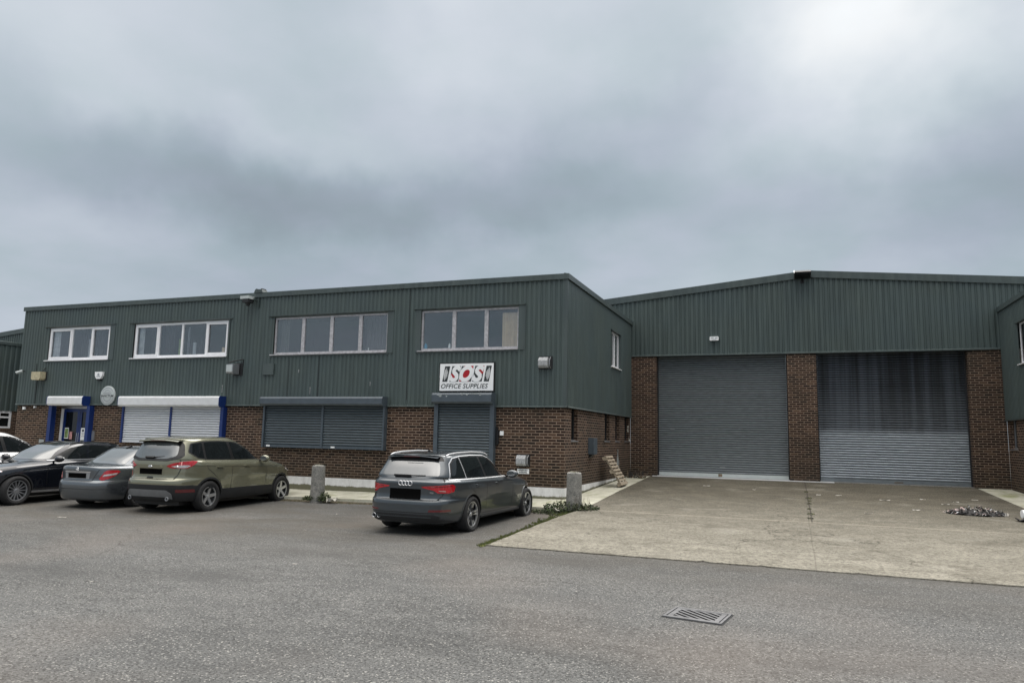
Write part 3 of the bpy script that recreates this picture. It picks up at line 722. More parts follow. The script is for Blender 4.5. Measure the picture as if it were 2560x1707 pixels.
# ---- warehouse with twin gable doors
wh = root('warehouse', (0, 8.2, 0), 0, 'gabled warehouse at the back of the yard with two big roller doors', 'building')
def zr(x): return 7.317 - .0935 * abs(x - 6.0)
P0 = (0, -8.2, 0)
def place(o): o.location = Vector(P0); return o
cl = MB(); ribs(cl, 'y', D, -6, 18, 4.53, lambda a: zr(a) - .15, .163, .026, -1); place(cl.build('cladding', M['clad'], wh, fixn=False))
f = MB()
for a, b in ((-6, 6.0), (6.0, 18)):
    for (y0, z0, y1, z1) in ((D - .05, -.235, D - .05, 0), (D - .05, 0, D + .25, .015), (D - .05, -.235, D - .0, -.235)):
        f.face([(a, y0, zr(a) + z0), (b, y0, zr(b) + z0), (b, y1, zr(b) + z1), (a, y1, zr(a) + z1)])
place(f.build('gable_flashing', M['fascia'], wh, fixn=False))
f = MB(); f.box(-6, 18, D + .1, D + 25, 6.0, 6.1)
rf = MB()
rf.face([(-6, D + .2, zr(-6)), (6, D + .2, zr(6)), (6, D + 25, zr(6)), (-6, D + 25, zr(-6))]); rf.face([(6, D + .2, zr(6)), (18, D + .2, zr(18)), (18, D + 25, zr(18)), (6, D + 25, zr(6))])
place(rf.build('roof', M['roofdeck'], wh, fixn=False))
f = MB(); f.prism([(D - .05, 4.50), (D - .05, 4.535), (D - .005, 4.56), (D + .25, 4.56), (D + .25, 4.50)], 'x', .01, W - .01); place(f.build('drip_flashing', M['fascia'], wh))
for a, b in ((-.045, .885), (5.265, 6.175), (10.53, W + .045)): place(MB().box(a, b, D, D + .45, .1, 4.52).build('brick_pier', M['brick'], wh))
for k, (a, b, m, zb) in enumerate(((.885, 5.265, M['galv'], .31), (6.175, 10.53, M['galv_dirty'], .30))):
    o = laths(a + .04, b - .04, zb + .12, 4.50, D + .30, .078, .030).build('roller_door', [m, M['black_trim']], wh, fixn=False); place(o)
    MB().box(a + .04, b - .04, D + .28, D + .32, zb, zb + .12).build('bottom_bar', M['galv'] if k else M['sign_pale'], o)
    for p in (a, b - .038): MB().box(p, p + .038, D + .24, D + .36, zb - .02, 4.5).build('guide_rail', M['black_trim'], o)
    if k == 0:
        MB().box(1.32, 1.48, D + .274, D + .283, 1.93, 1.96).build('pull_handle', M['sign_pale'], o); MB().box(3.0, 3.18, D + .274, D + .283, .62, .65).build('pull_handle', M['sign_pale'], o)
        MB().box(2.95, 3.08, D + .272, D + .279, .33, .42).build('lock', M['twig'], o)
    else:
        MB().box(3.1 + 6.175 - .9, 3.35 + 6.175 - .9, D + .272, D + .279, .33, .36).build('lock', M['twig'], o)
place(MB().box(.75, 6.6, D - .12, D + .26, .20, .30).build('threshold', M['white_paint'], wh))
place(MB().box(6.605, 10.7, D + .0, D + .5, .20, .295).build('threshold', M['oldconc'], wh))

# ---- office block on the right, mirrored, seen at the frame's edge
rb = root('office_building', (W, 0, 0), 0, 'matching green metal and brick office block cut by the right frame edge', 'building')
def pr(o): o.location = (-W, 0, 0); return o
cl = MB()
for a, b, s, t in rects_with_holes(.0, D, ZC + .02, 5.70, [(5.02, 6.27, 3.86, 5.03)]): ribs(cl, 'x', W, a, b, s, t, .135, .021, -1)
ribs(cl, 'y', 0, W, W + 18, ZC, 5.7, .135, .021, -1); pr(cl.build('cladding', M['clad'], rb, fixn=False))
f = MB(); f.prism([(W - .045, 5.654), (W - .045, 5.80), (W + .10, 5.83), (W + .10, 5.70), (W + .02, 5.70), (W + .02, 5.654)], 'y', -.045, D - .005)
f.prism([(-.045, 5.654), (-.045, 5.80), (.10, 5.83), (.10, 5.70), (-.02, 5.70), (-.02, 5.654)], 'x', W + .1, W + 18)
f.prism([(W - .02, ZC - .022), (W - .02, ZC + .02), (W + .09, ZC + .02), (W + .09, ZC - .022)], 'y', 0, D - .001); pr(f.build('roof_edge', M['fascia'], rb))
pr(MB().box(W + .11, W + 18, .11, D - .01, 5.70, 5.79).build('roof', M['roofdeck'], rb))
bw = MB()
for a, b, s, t in rects_with_holes(.30, D, .1, ZC + .01, [(p, q, 1.475, 2.40) for p, q in slots]): bw.box(W + .05, W + .30, a, b, s, t)
bw.box(W + .05, W + 18, .05, .30, .1, ZC + .01); pr(bw.build('brick_wall', M['brick'], rb))
wn = MB(); wn.box(W + .05, W + .10, 5.03, 6.26, 3.87, 3.92); wn.box(W + .05, W + .10, 5.03, 6.26, 4.97, 5.02); wn.box(W + .05, W + .10, 5.03, 5.09, 3.92, 4.97); wn.box(W + .05, W + .10, 6.2, 6.26, 3.92, 4.97)
wo = pr(wn.build('window', M['upvc'], rb)); MB().box(W + .07, W + .076, 5.09, 6.2, 3.92, 4.97).build('pane', M['carglass'], wo)
MB().prism([(W + .06, 3.87), (W - .05, 3.855), (W - .05, 3.83), (W + .06, 3.83)], 'y', 4.97, 6.33).build('sill', M['upvc'], wo)
MB().box(W - .035, W + .02, 4.9, 6.4, 5.025, 5.06).build('surround', M['fascia'], wo)
for p, q in slots:
    sl = MB(); sl.box(W + .13, W + .19, p, q, 1.475, 1.52); sl.box(W + .13, W + .19, p, p + .06, 1.52, 2.33); sl.box(W + .15, W + .19, q - .04, q, 1.52, 2.33)
    so = pr(sl.build('window', M['satin'], rb)); MB().box(W + .17, W + .176, p + .04, q - .04, 1.52, 2.33).build('pane', M['carglass'], so)
    MB().prism([(W + .16, 1.49), (W + .03, 1.465), (W + .03, 1.44), (W + .16, 1.44)], 'y', p - .03, q + .03).build('sill', M['satin'], so)

# ---- next unit along on the far left: side wall of its office block, and its gabled warehouse
XN = XL - W
nb = root('office_building', (XN, 0, 0), 0, 'distant green metal and brick office block at the far left frame edge', 'building')
def pn(o): o.location = (-XN, 0, 0); return o
cl = MB(); ribs(cl, 'x', XN, .0, D, ZC, 5.70, .27, .04, 1); ribs(cl, 'y', 0, XN - 15, XN, ZC, 5.7, .135, .021, -1); pn(cl.build('cladding', M['clad'], nb, fixn=False))
f = MB(); f.prism([(XN + .045, 5.654), (XN + .045, 5.80), (XN - .10, 5.83), (XN - .10, 5.70), (XN + .02, 5.70), (XN + .02, 5.654)], 'y', -.045, D - .005); pn(f.build('roof_edge', M['fascia'], nb))
pn(MB().box(XN - 15, XN - .11, .05, D - .01, 5.70, 5.79).build('roof', M['roofdeck'], nb))
bw = MB()
for a, b, s, t in rects_with_holes(.05, D, -.3, ZC + .01, [(7.24, 7.92, 1.475, 2.40)]): bw.box(XN - .30, XN - .05, a, b, s, t)
bw.box(XN - 15, XN - .30, .05, .30, -.3, ZC + .01); pn(bw.build('brick_wall', M['brick'], nb))
sl = MB(); sl.box(XN - .12, XN - .05, 7.24, 7.92, 1.475, 1.56); sl.box(XN - .12, XN - .05, 7.24, 7.92, 2.22, 2.33); sl.box(XN - .12, XN - .05, 7.24, 7.36, 1.56, 2.22); sl.box(XN - .12, XN - .05, 7.82, 7.92, 1.56, 2.22); sl.box(XN - .12, XN - .051, 7.36, 7.82, 1.98, 2.06)
so = pn(sl.build('window', M['upvc'], nb)); MB().box(XN - .10, XN - .09, 7.36, 7.82, 1.56, 2.22).build('pane', M['carglass'], so)
nw = root('warehouse', (XN, 8.2, 0), 0, 'green gabled warehouse roofline rising behind the block at far left', 'building')
def pw(o): o.location = (-XN, -8.2, 0); return o
def zr2(x): return 7.18 - .0935 * abs(x - (XN + 5.7))
cl = MB(); ribs(cl, 'y', D, XN - 8, XL, 4.53, lambda a: zr2(a) - .15, .163, .038, -1); pw(cl.build('cladding', M['clad'], nw, fixn=False))
f = MB(); xm = XN + 5.7
for a, b in ((XN - 8, xm), (xm, XL)):
    f.face([(a, D - .05, zr2(a) - .235), (b, D - .05, zr2(b) - .235), (b, D - .05, zr2(b)), (a, D - .05, zr2(a))]); f.face([(a, D - .05, zr2(a)), (b, D - .05, zr2(b)), (b, D + 12, zr2(b)), (a, D + 12, zr2(a))])
pw(f.build('roof', M['fascia'], nw, fixn=False))
pw(MB().box(XN, XL, D, D + .3, -.3, 4.53).build('brick_wall', M['brick'], nw))

# ------------------------------------------------------------------ things fixed to the walls
def bulkhead(name, x, y, z, label, glassmat, s=.34, backing=.42, rz=0, group=None, cage=True):
    r = root(name, (x, y, z), rz, label, 'wall lamp', group)
    MB().box(-backing / 2, backing / 2 + .04, -.025, 0, -backing / 2, backing / 2).build('back_plate', M['black_trim'], r)
    h = MB(); h.prism([(-.02, -s / 2), (-.12, -s / 2), (-.17, -s / 2 + .05), (-.17, s / 2 - .09), (-.11, s / 2), (-.02, s / 2)], 'x', -s / 2, s / 2 - .02); h.build('housing', M['lampgrey'], r)
    MB().box(-s / 2 + .03, s / 2 - .11, -.185, -.171, -s / 2 + .055, s / 2 - .11).build('lens', glassmat, r)
    if cage:
        c = MB(); c.tube((s / 2 + .02, -.02, -s / 2), (s / 2 + .02, -.10, -s / 4), .012).tube((s / 2 + .02, -.10, -s / 4), (s / 2 + .02, -.10, s / 4), .012).tube((s / 2 + .02, -.10, s / 4), (s / 2 + .02, -.02, s / 2), .012); c.build('side_bracket', M['satin'], r)
    return r
bulkhead('wall_lamp', -.59, 0, 3.465, 'square grey bulkhead lamp on a black plate near the corner of the green wall', M['lampgrey'], .27, .34, group='bulkhead lamps on the office walls')
bulkhead('wall_lamp', -1.17, .05, .94, 'grey bulkhead lamp low on the brick just above the small white parking notice', M['lampgrey'], .27, .31, group='bulkhead lamps on the office walls')
# lamp with arm beside second window
r = root('floodlight', (-10.60, 0, 3.42), 0, 'pale square floodlight on a short arm between the white shutters and the blank panel', 'floodlight')
MB().box(-.12, .24, -.02, 0, -.18, .20).build('back_plate', M['black_trim'], r)
MB().prism([(-.05, -.15), (-.30, -.13), (-.33, -.08), (-.33, .14), (-.05, .18)], 'x', -.12, .14).build('housing', M['satin'], r)
MB().box(-.10, .12, -.345, -.331, -.09, .12).build('lens', M['sign_pale'], r)
MB().tube((-.05, -.30, .20), (.24, -.02, .32), .018).tube((.24, -.02, .32), (.24, 0, .1), .014).build('arm', M['black_trim'], r)
# yellowed lamp on far left
r = root('floodlight', (-19.07, 0, 3.31), 0, 'yellowed rounded floodlight beside a cable at the left end of the green wall', 'floodlight')
MB().box(-.02, .24, -.03, 0, -.15, .16).build('back_plate', M['black_trim'], r)
MB().prism([(-.22, -.09), (-.17, -.14), (.17, -.14), (.21, -.09), (.21, .14), (-.22, .14)], 'y', -.24, -.03).build('lamp_cover', M['lampyellow'], r)
MB().tube((.1, -.10, .14), (.16, -.01, .30), .014).build('arm', M['black_trim'], r)
MB().tube((-.22, -.008, -.95), (-.22, -.008, -.12), .011, n=6).tube((-.32, -.008, .45), (-.32, -.008, -.1), .008, n=6).build('cable', M['black_trim'], r)
# white bell box
r = root('alarm_box', (-16.29, 0, 3.31), 0, 'white shield shaped alarm bell box on the green wall above the round sign', 'alarm box')
MB().prism([(-.17, .115), (.17, .115), (.165, -.01), (.09, -.12), (-.09, -.12), (-.165, -.01)], 'y', -.09, -.01).build('cover', M['sign_white'], r)
MB().prism([(.045 * math.cos(a), .025 + .045 * math.sin(a)) for a in [k * PI / 6 for k in range(12)]], 'y', -.094, -.0905).build('emblem', M['satin'], r)
MB().box(-.09, .09, -.094, -.0905, -.05, -.035).build('lettering', M['sign_dark'], r)
MB().prism([(-.09, -.121), (.09, -.121), (.05, -.18), (-.05, -.18)], 'y', -.07, -.01).build('strobe', M['black'], r)
# alarm box on gable
r = root('alarm_box', (2.915, D, 5.08), 0, 'small pale oblong alarm box on the warehouse gable above the left roller door', 'alarm box')
MB().prism([(-.135, -.07), (.135, -.07), (.15, -.05), (.15, .05), (.13, .07), (-.13, .07), (-.15, .05), (-.15, -.05)], 'y', -.10, -.005).build('cover', M['sign_white'], r)
MB().box(-.11, -.01, -.104, -.1005, .015, .035).box(.03, .12, -.104, -.1005, .005, .035).box(-.09, .07, -.104, -.1005, -.045, -.025).build('lettering', M['satin'], r)
# cctv dome/bullets
def cctv(x, y, z, label):
    r = root('security_camera', (x, y, z), 0, label, 'camera'); 
    MB().tube((0, 0, .03), (-.05, -.12, .03), .02).build('bracket', M['black_trim'], r)
    MB().tube((.02, -.10, .03), (-.10, -.24, -.05), .045, .05).build('camera_body', M['sign_pale'], r)
    MB().tube((-.1, -.24, -.05), (-.103, -.245, -.053), .035).build('lens', M['black'], r)
cctv(-19.97, 0, 3.47, 'small bullet security camera on the far left corner of the green wall')
r = root('security_camera', (-10.15, 0, 5.62), 0, 'white box security camera with dark lens bracket under the roof edge above the second window', 'camera')
MB().box(-.19, .13, -.36, -.10, -.055, .035).build('sun_hood', M['lampyellow'] if False else M['sign_pale'], r)
MB().box(-.10, .12, -.36, -.12, -.17, -.061).build('camera_body', M['black_trim'], r)
MB().tube((.02, -.24, -.17), (.02, -.24, -.26), .07, .05).build('lens_ball', M['black'], r)
MB().box(.15, .19, -.16, 0, -.06, .0).box(.19, .25, -.03, 0, -.30, .0).build('bracket', M['fascia'], r)
r = root('roof_unit', (-9.92, .0, 5.80), 0, 'dark cable box standing on the roof edge above the blank panel', 'box')
MB().prism([(-.22, 0), (.24, 0), (.18, .16), (-.16, .16)], 'y', -.10, .25).build('cover', M['fascia'], r)
MB().box(-.16, -.11, -.06, .2, .161, .20).box(.11, .18, -.06, .2, .161, .20).box(-.105, .105, -.02, .0, .161, .175).build('lug', M['black'], r); r.scale = (.72, .72, .62)
# gable floodlight
r = root('floodlight', (5.83, D, 7.13), 0, 'wide black floodlight with pale rim at the apex of the warehouse gable', 'floodlight')
MB().prism([(-.10, -.10), (-.62, .02), (-.66, .06), (-.42, .17), (-.12, .12)], 'x', -.27, .30).build('housing', M['black_trim'], r)
MB().prism([(-.11, -.115), (-.60, -.0), (-.60, .018), (-.11, -.10)], 'x', -.235, .27).build('lens', M['black'], r)
MB().prism([(-.09, -.12), (-.64, .0), (-.66, .03), (-.40, .19), (-.10, .14)], 'x', -.29, -.271).build('side_rim', M['satin'], r)
MB().tube((0, -.30, -.07), (0, -.02, -.24), .025).box(-.06, .06, -.03, 0, -.30, -.16).build('bracket', M['black'], r); r.scale = (.9, .8, .8)
# office sign
r = root('shop_sign', (-3.59, 0, 2.745), 0, 'white SOS OFFICE SUPPLIES sign with red and black logo above the grey entrance shutter', 'sign')
bw_, bh = 1.58, .735
MB().box(-.03, bw_ + .03, -.045, -.001, -.03, bh + .03).build('frame', M['black'], r)
MB().box(0, bw_, -.06, -.0455, 0, bh).build('board', M['sign_white'], r)
KX, KZ = bw_ / 775, bh / 388
def SP(px, pz): return ((px - 350) * KX, (560 - pz) * KZ)
def sgn(polys, name, m, y=-.064):
    mb = MB()
    for p in polys: mb.prism([SP(*q) for q in p], 'y', y, -.0601)
    return mb.build(name, m, r)
def PG(xb0, xb1, xt0, xt1, f0=0.0, f1=1.0, g0=0.0, g1=1.0):
    """sub-parallelogram: f = vertical range (0 bottom), g = horizontal range"""
    def pt(g, f): 
        a = xb0 + (xt0 - xb0) * f; b = xb1 + (xt1 - xb1) * f
        return (a + (b - a) * g, 430 - 222 * f)
    return [pt(g0, f0), pt(g1, f0), pt(g1, f1), pt(g0, f1)]
dark_, red_ = [], []
dark_ += [PG(388, 460, 425, 500), PG(990, 1063, 1026, 1100)]
S1 = (495, 622, 531, 657); O1 = (636, 808, 671, 840); S2 = (826, 962, 865, 996)
dark_ += [PG(*S1, .5, 1, 0, 1), PG(*S1, 0, .5, .55, 1), PG(*S1, 0, .12, 0, .55)]
red_ += [PG(*S1, .12, .5, 0, .55)]
dark_ += [PG(*O1, .5, 1, 0, .22), PG(*O1, 0, .5, .78, 1)]
red_ += [PG(*O1, 0, .5, 0, .78), PG(*O1, .5, 1, .22, 1)]
dark_ += [PG(*S2, 0, .5, 0, 1), PG(*S2, .5, 1, 0, .5)]
red_ += [PG(*S2, .5, 1, .5, 1)]
sgn(dark_[:1], 'logo_dark', M['sign_dark']); sgn(dark_[1:2], 'logo_dark', M['sign_dark']); sgn(dark_[2:], 'logo_dark', M['sign_dark']); sgn(red_, 'logo_red', M['sign_red'])
lt = MB()
for ch, blk_ in (('S', S1), ('O', O1), ('S', S2)):
    wpx = (blk_[3] - blk_[0]) * KX; t = text_mb(ch, .5, .003, .32, .028, (wpx * .99, 236 * KZ))
    shift(t, SP(blk_[0], 0)[0] + .002, -.0665, SP(0, 437)[1])
    i = len(lt.v); lt.v += t.v; lt.f += [tuple(i + k for k in f_) for f_ in t.f]; lt.m += t.m
# arcs left and right
for sx, cx0, cx1 in ((-1, 470, 0), (1, 1018, 0)):
    for k in range(4):
        rad = (26 + k * 13)
        pts = []
        for j in range(9):
            a = math.radians(-46 + 92 * j / 8); rx, rz_ = rad * (1.0 if sx > 0 else 1.0), rad * 2.2
            x = cx0 + sx * (math.cos(a) * rx - 12); z = 322 - math.sin(a) * rz_ * .85
            x += (322 - z) * .16
            pts.append((x, z))
        for (a, b) in zip(pts[:-1], pts[1:]):
            p, q = SP(*a), SP(*b); w = .0075
            lt.prism([(p[0] - w, p[1]), (p[0] + w, p[1]), (q[0] + w, q[1]), (q[0] - w, q[1])], 'y', -.068, -.0645)
lt.build('logo_white', M['sign_white'], r)
t = text_mb('OFFICE SUPPLIES', .14, .003, .22, .0012, (680 * KX, 66 * KZ), 1.05); shift(t, SP(373, 0)[0], -.063, SP(0, 526)[1]); t.build('lettering', M['sign_dark'], r)
# round sign
r = root('round_sign', (-15.85, 0, 2.63), 0, 'round pale INNER SANCTUM sign over the brick between door and white shutter', 'sign')
MB().lathe([(0, -.05), (.305, -.05), (.32, -.04), (.32, -.001)], 'y', 40).build('disc', M['sign_pale'], r, smooth=True)
rg = MB()
for ra, rb_ in ((.255, .275), (.17, .195)):
    rg.lathe([(ra, -.0505), (ra, -.055), (rb_, -.055), (rb_, -.0505)], 'y', 40)
rg.build('ring', M['satin'], r)
MB().box(-.29, .29, -.057, -.0505, -.06, .125).build('name_band', M['sign_pale'], r)
t = text_mb('INNER', .1, .002, 0, 0.0, (.34, .065)); shift(t, -.17, -.060, .045); t.build('lettering', M['satin'], r)
t = text_mb('SANCTUM', .1, .002, 0, .002, (.56, .075)); shift(t, -.28, -.060, -.045); t.build('lettering', M['sign_dark'], r)
# parking notice
r = root('parking_notice', (-1.32, .05, .60), 0, 'small white RESERVED PARKING notice on the brick under the low lamp', 'sign')
MB().box(0, .325, -.012, 0, 0, .125).build('board', M['sign_white'], r)
t = text_mb('RESERVED', .05, .002, 0, .0008, (.25, .036)); shift(t, .037, -.014, .073); t.build('lettering', M['sign_dark'], r)
t = text_mb('PARKING', .05, .002, 0, .0008, (.21, .036)); shift(t, .057, -.014, .020); t.build('lettering', M['sign_dark'], r)
# plate / intercom next to entrance
r = root('intercom', (-1.77, .05, 1.63), 0, 'small white plate on the brick right of the grey entrance shutter', 'plate')
MB().box(-.05, .05, -.03, 0, -.055, .055).build('cover', M['sign_white'], r)
r = root('key_switch', (-1.90, .05, 1.50), 0, 'black cable and switch box at the right edge of the entrance shutter', 'switch')
MB().prism([(-.02, -.20), (.05, -.16), (.05, .16), (.0, .30), (-.03, .30)], 'y', -.05, 0).build('cover', M['black'], r)
r = root('key_switch', (-16.42, .05, 1.32), 0, 'grey entry keypad beside the blue door', 'switch')
MB().box(-.04, .06, -.05, 0, -.18, .14).build('cover', M['satin'], r)
# small white sensors at far left under cladding
for x, z, s_, lab in ((-19.83, 2.20, .05, 'small white junction box on brick at far left under the cladding'), (-19.30, 2.24, .03, 'tiny white sensor on brick left of the blue door')):
    r = root('sensor', (x, .05, z), 0, lab, 'sensor'); MB().box(-s_, s_, -.06, 0, -s_, s_).build('cover', M['sign_white'], r)
# post box on side wall
r = root('vent_box', (-.05, 2.58, 1.36), 0, 'dark blue grey metal box fixed to the side brick wall below the narrow windows', 'box')
MB().box(0, .16, -.21, .21, -.26, .20).build('cover', M['blue_grey_flat'], r)
MB().prism([(0, -.262), (.15, -.262), (0, -.36)], 'y', -.15, .15).build('hood', M['black'], r)
MB().tube((.06, .22, -.1), (.10, .25, .0), .02).build('tap', M['sign_pale'], r)

# ------------------------------------------------------------------ yard things
def bollard(x, y, z, h, label, seed):
    r = root('bollard', (x, y, z), random.Random(seed).uniform(0, 1), label, 'bollard', 'concrete bollards along the pavement')
    mb = MB(); n = 28; rr_ = random.Random(seed)
    prof = [(.0, .188), (.12, .184), (.4, .178), (.7, .172), (.94, .168), (.985, .165), (1.0, .145)]
    rings = []
    for t, ra in prof: rings.append([(ra * (1 + rr_.uniform(-.012, .012)) * math.cos(2 * PI * k / n), ra * (1 + rr_.uniform(-.012, .012)) * math.sin(2 * PI * k / n), -.15 + t * (h + .15) + (rr_.uniform(-.012, .008) if t > .95 else 0)) for k in range(n)])
    for a, b in zip(rings[:-1], rings[1:]):
        for k in range(n): mb.face([a[k], a[(k + 1) % n], b[(k + 1) % n], b[k]])
    mb.face(rings[-1]); mb.build('post', M['oldconc'], r, smooth=True)
    c = MB()
    for k in range(9):
        a = rr_.uniform(0, 6.28); d = rr_.uniform(.02, .12); s = rr_.uniform(.02, .05)
        mt = Matrix.Translation((d * math.cos(a), d * math.sin(a), h + .008)) @ Matrix.Rotation(rr_.uniform(0, 3), 4, 'Z') @ Matrix.Rotation(rr_.uniform(-.4, .4), 4, 'X'); c.obox(mt, s, s * .7, .02)
    c.build('lichen_crust', M['path'], r)
    return r
bollard(-6.08, -1.87, -.15, .86, 'round grey concrete bollard between the green car and the grey estate', 1)
bollard(.69, -1.62, -.10, .86, 'stained round concrete bollard in weeds at the office corner', 4)

# pallet leaning against side wall: local x = along slope (up), y = width, z = thickness
pal = root('pallet', (.56, 3.98, .14), 0, 'weathered wooden pallet leaning against the side brick wall', 'pallet')
ang = math.atan2(.84, .50); Lp, Wp = .98, .90
Rp = Matrix.Rotation(PI, 4, 'Z') @ Matrix.Rotation(-ang, 4, 'Y') 
def pbox(mb, u, v, w, su, sv, sw): mb.obox(Rp @ Matrix.Translation((u, v, w)), su, sv, sw)
d = MB()
for k in range(9): 
    wd = .062 if k else .10; pbox(d, .05 + k * (Lp - .1) / 8, random.uniform(-.012, .012), .115, wd, Wp, .018)
d.build('deck_board', M['wood'], pal)
for v in (-.4, 0, .4):
    s = MB(); pbox(s, Lp / 2, v, .085, Lp, .06, .04); pbox(s, .06, v, .04, .12, .07, .048); pbox(s, Lp / 2, v, .04, .12, .07, .048); pbox(s, Lp - .06, v, .04, .12, .07, .048); s.build('stringer', M['wood'], pal)
s = MB()
for u in (.05, Lp / 2, Lp - .05): pbox(s, u, 0, .007, .09, Wp, .016)
s.build('bottom_board', M['wood'], pal)
for o in pal.children:
    o.location = (-.0, 0, 0)

# gully grate
gr = root('drain_grate', (4.42, -10.0, -.270), math.radians(-9), 'slotted cast iron drain grate set in the asphalt in the foreground', 'drain')
gw, gd = .60, .46
gr.rotation_euler = (.0125, 0, math.radians(-9)); MB().box(-gw / 2 - .016, gw / 2 + .016, -gd / 2 - .02, gd / 2 + .016, -.01, .0105).build('gap_shade', M['black'], gr)  # flat black plate painting the shadow gap round the frame
fr = MB(); t = .035
fr.box(-gw / 2, gw / 2, -gd / 2, -gd / 2 + t, 0, .022); fr.box(-gw / 2, gw / 2, gd / 2 - t, gd / 2, 0, .022)
fr.box(-gw / 2, -gw / 2 + .025, -gd / 2 + t, gd / 2 - t, 0, .021); fr.box(gw / 2 - .025, gw / 2, -gd / 2 + t, gd / 2 - t, 0, .021); fr.build('frame', M['iron'], gr)
# grate with diagonal slots: raised bars, black base and sides painting a deep pit's shade
MB().box(-gw / 2 + .025, gw / 2 - .025, -gd / 2 + t, gd / 2 - t, -.0, .006).build('pit', M['black'], gr)
g = MB(); x0, x1, y0, y1 = -gw / 2 + .038, gw / 2 - .038, -gd / 2 + t + .006, gd / 2 - t - .006
g.box(x0, x0 + .05, y0, y1, .006, .020); g.box(x1 - .05, x1, y0, y1, .006, .020); g.box(x0 + .05, x1 - .05, y0, y0 + .03, .006, .0201); g.box(x0 + .05, x1 - .05, y1 - .03, y1, .006, .0201)
ix0, ix1, iy0, iy1 = x0 + .05, x1 - .05, y0 + .03, y1 - .03
def clip_poly(poly, x0, x1, y0, y1):
    def cl_(P, ins, inter):
        out = []
        for i in range(len(P)):
            a, b = P[i - 1], P[i]
            if ins(b):
                if not ins(a): out.append(inter(a, b))
                out.append(b)
            elif ins(a): out.append(inter(a, b))
        return out
    for ax_, v, sg in ((0, x0, 1), (0, x1, -1), (1, y0, 1), (1, y1, -1)):
        if not poly: return []
        poly = cl_(poly, lambda p: (p[ax_] - v) * sg >= 0, lambda a, b: tuple(a[i] + (b[i] - a[i]) * (v - a[ax_]) / (b[ax_] - a[ax_]) for i in (0, 1)))
    return poly
for k in range(-12, 13):
    c0 = k * .066; dx, dy = .80, -.60; nx_, ny_ = .60, .80
    c = (nx_ * c0, ny_ * c0); h_ = .0145
    P = [(c[0] + dx * a + nx_ * b, c[1] + dy * a + ny_ * b) for a, b in ((-.6, -h_), (.6, -h_), (.6, h_), (-.6, h_))]
    P = clip_poly(P, ix0, ix1, iy0, iy1)
    if len(P) > 2:
        n0 = len(g.m); g.prism(P, 'z', .006, .0195)
        for q in range(n0 + 2, len(g.m)): g.m[q] = 1  # bar sides black, shade inside the slots painted on
if 0: g.prism(clip_poly([(-.6, -.012), (.6, -.012), (.6, .012), (-.6, .012)], ix0, ix1, iy0, iy1), 'z', .006, .0188)
g.build('grating', [M['iron'], M['black']], gr)

# ------------------------------------------------------------------ vegetation: stuff and clumps
def leaf_clump(mb, cx, cy, cz, rx, ry, h, n, rnd, size=.05, mcount=1):
    for k in range(n):
        a = rnd.uniform(0, 2 * PI); q = math.sqrt(rnd.random()); x, y = cx + rx * q * math.cos(a), cy + ry * q * math.sin(a)
        z = cz + h * rnd.random() ** 1.3 * (1 - .6 * q)
        s = size * rnd.uniform(.5, 1.3)
        u = Vector((rnd.uniform(-1, 1), rnd.uniform(-1, 1), rnd.uniform(-.2, .8))).normalized(); w = u.orthogonal().normalized(); w = (Matrix.Rotation(rnd.uniform(0, 6.28), 3, u) @ w)
        c = Vector((x, y, z))
        mb.face([c, c + u * s * .5 + w * s * .28, c + u * s, c + u * s * .5 - w * s * .28], rnd.randrange(mcount))
def tufts(mb, pts, rnd, h=.06, per=10, spread=.05, mcount=1):
    for (x, y, z) in pts:
        for k in range(per):
            a = rnd.uniform(0, 6.28); px, py = x + rnd.gauss(0, spread), y + rnd.gauss(0, spread); hh = h * rnd.uniform(.4, 1.2); w = .006
            mb.face([(px - w, py, z - .01), (px + w, py, z - .01), (px + math.cos(a) * hh * .5, py + math.sin(a) * hh * .5, z + hh)], rnd.randrange(mcount))
rnd = random.Random(11)
g = MB(); pts = []
for k in range(620):
    y = rnd.uniform(-6.9, -1.8); t = (y + 6.9) / 5.1; w = .04 + .30 * max(0, t - .35) ** 1.5
    x = ap(max(-6.8, y))[0] - abs(rnd.gauss(0, .03 + w)) + .01; pts.append((x, y, zg(x, y) + .01 + .04 * t * max(0, 1 - abs(x - .7) * 2)))
tufts(g, pts, rnd, .032, 8, .018, 3)
meta(g.build('grass', [M['moss'], M['leaf'], M['moss']], fixn=False), 'mossy grass strip along the left edge of the concrete apron', 'grass', None, 'stuff')
# mossy soil bank under the grass
b = MB(); prev = None; rs = random.Random(8)
for k in range(35):
    y = -6.95 + k * .15; t = k / 34; x1 = ap(max(-6.8, y))[0] + .0; wd = .06 + .05 * rs.random() + .36 * max(0, t - .45)
    row = [(x1 - wd, y, zg(x1 - wd, y) - .004), (x1 - wd * .5, y, zg(x1, y) + .015 + .03 * t), (x1 - .002, y, za(y) - .006 if y > -6.8 else zg(x1, y) + .006)]
    if prev: 
        for i in range(2): b.face([prev[i], prev[i + 1], row[i + 1], row[i]])
    prev = row
meta(b.build('soil', M['moss'], fixn=False), None, None, None, 'structure')
g = MB(); leaf_clump(g, .62, -1.72, -.12, .62, .30, .30, 1500, rnd, .055, 3); leaf_clump(g, .25, -1.95, -.16, .5, .28, .12, 700, rnd, .045, 3); leaf_clump(g, 1.0, -1.55, -.08, .28, .18, .16, 350, rnd, .05, 3)
for k in range(26):
    x, y = .62 + rnd.uniform(-.4, .5), -1.72 + rnd.uniform(-.2, .2); g.tube((x, y, -.1), (x + rnd.uniform(-.15, .15), y + rnd.uniform(-.1, .1), rnd.uniform(.1, .32)), .004, .002, 4, 3)
meta(g.build('weeds', [M['leaf2'], M['leaf'], M['leaf2'], M['twig']], fixn=False), 'dark leafy weeds tangled round the foot of the corner bollard', 'weeds')
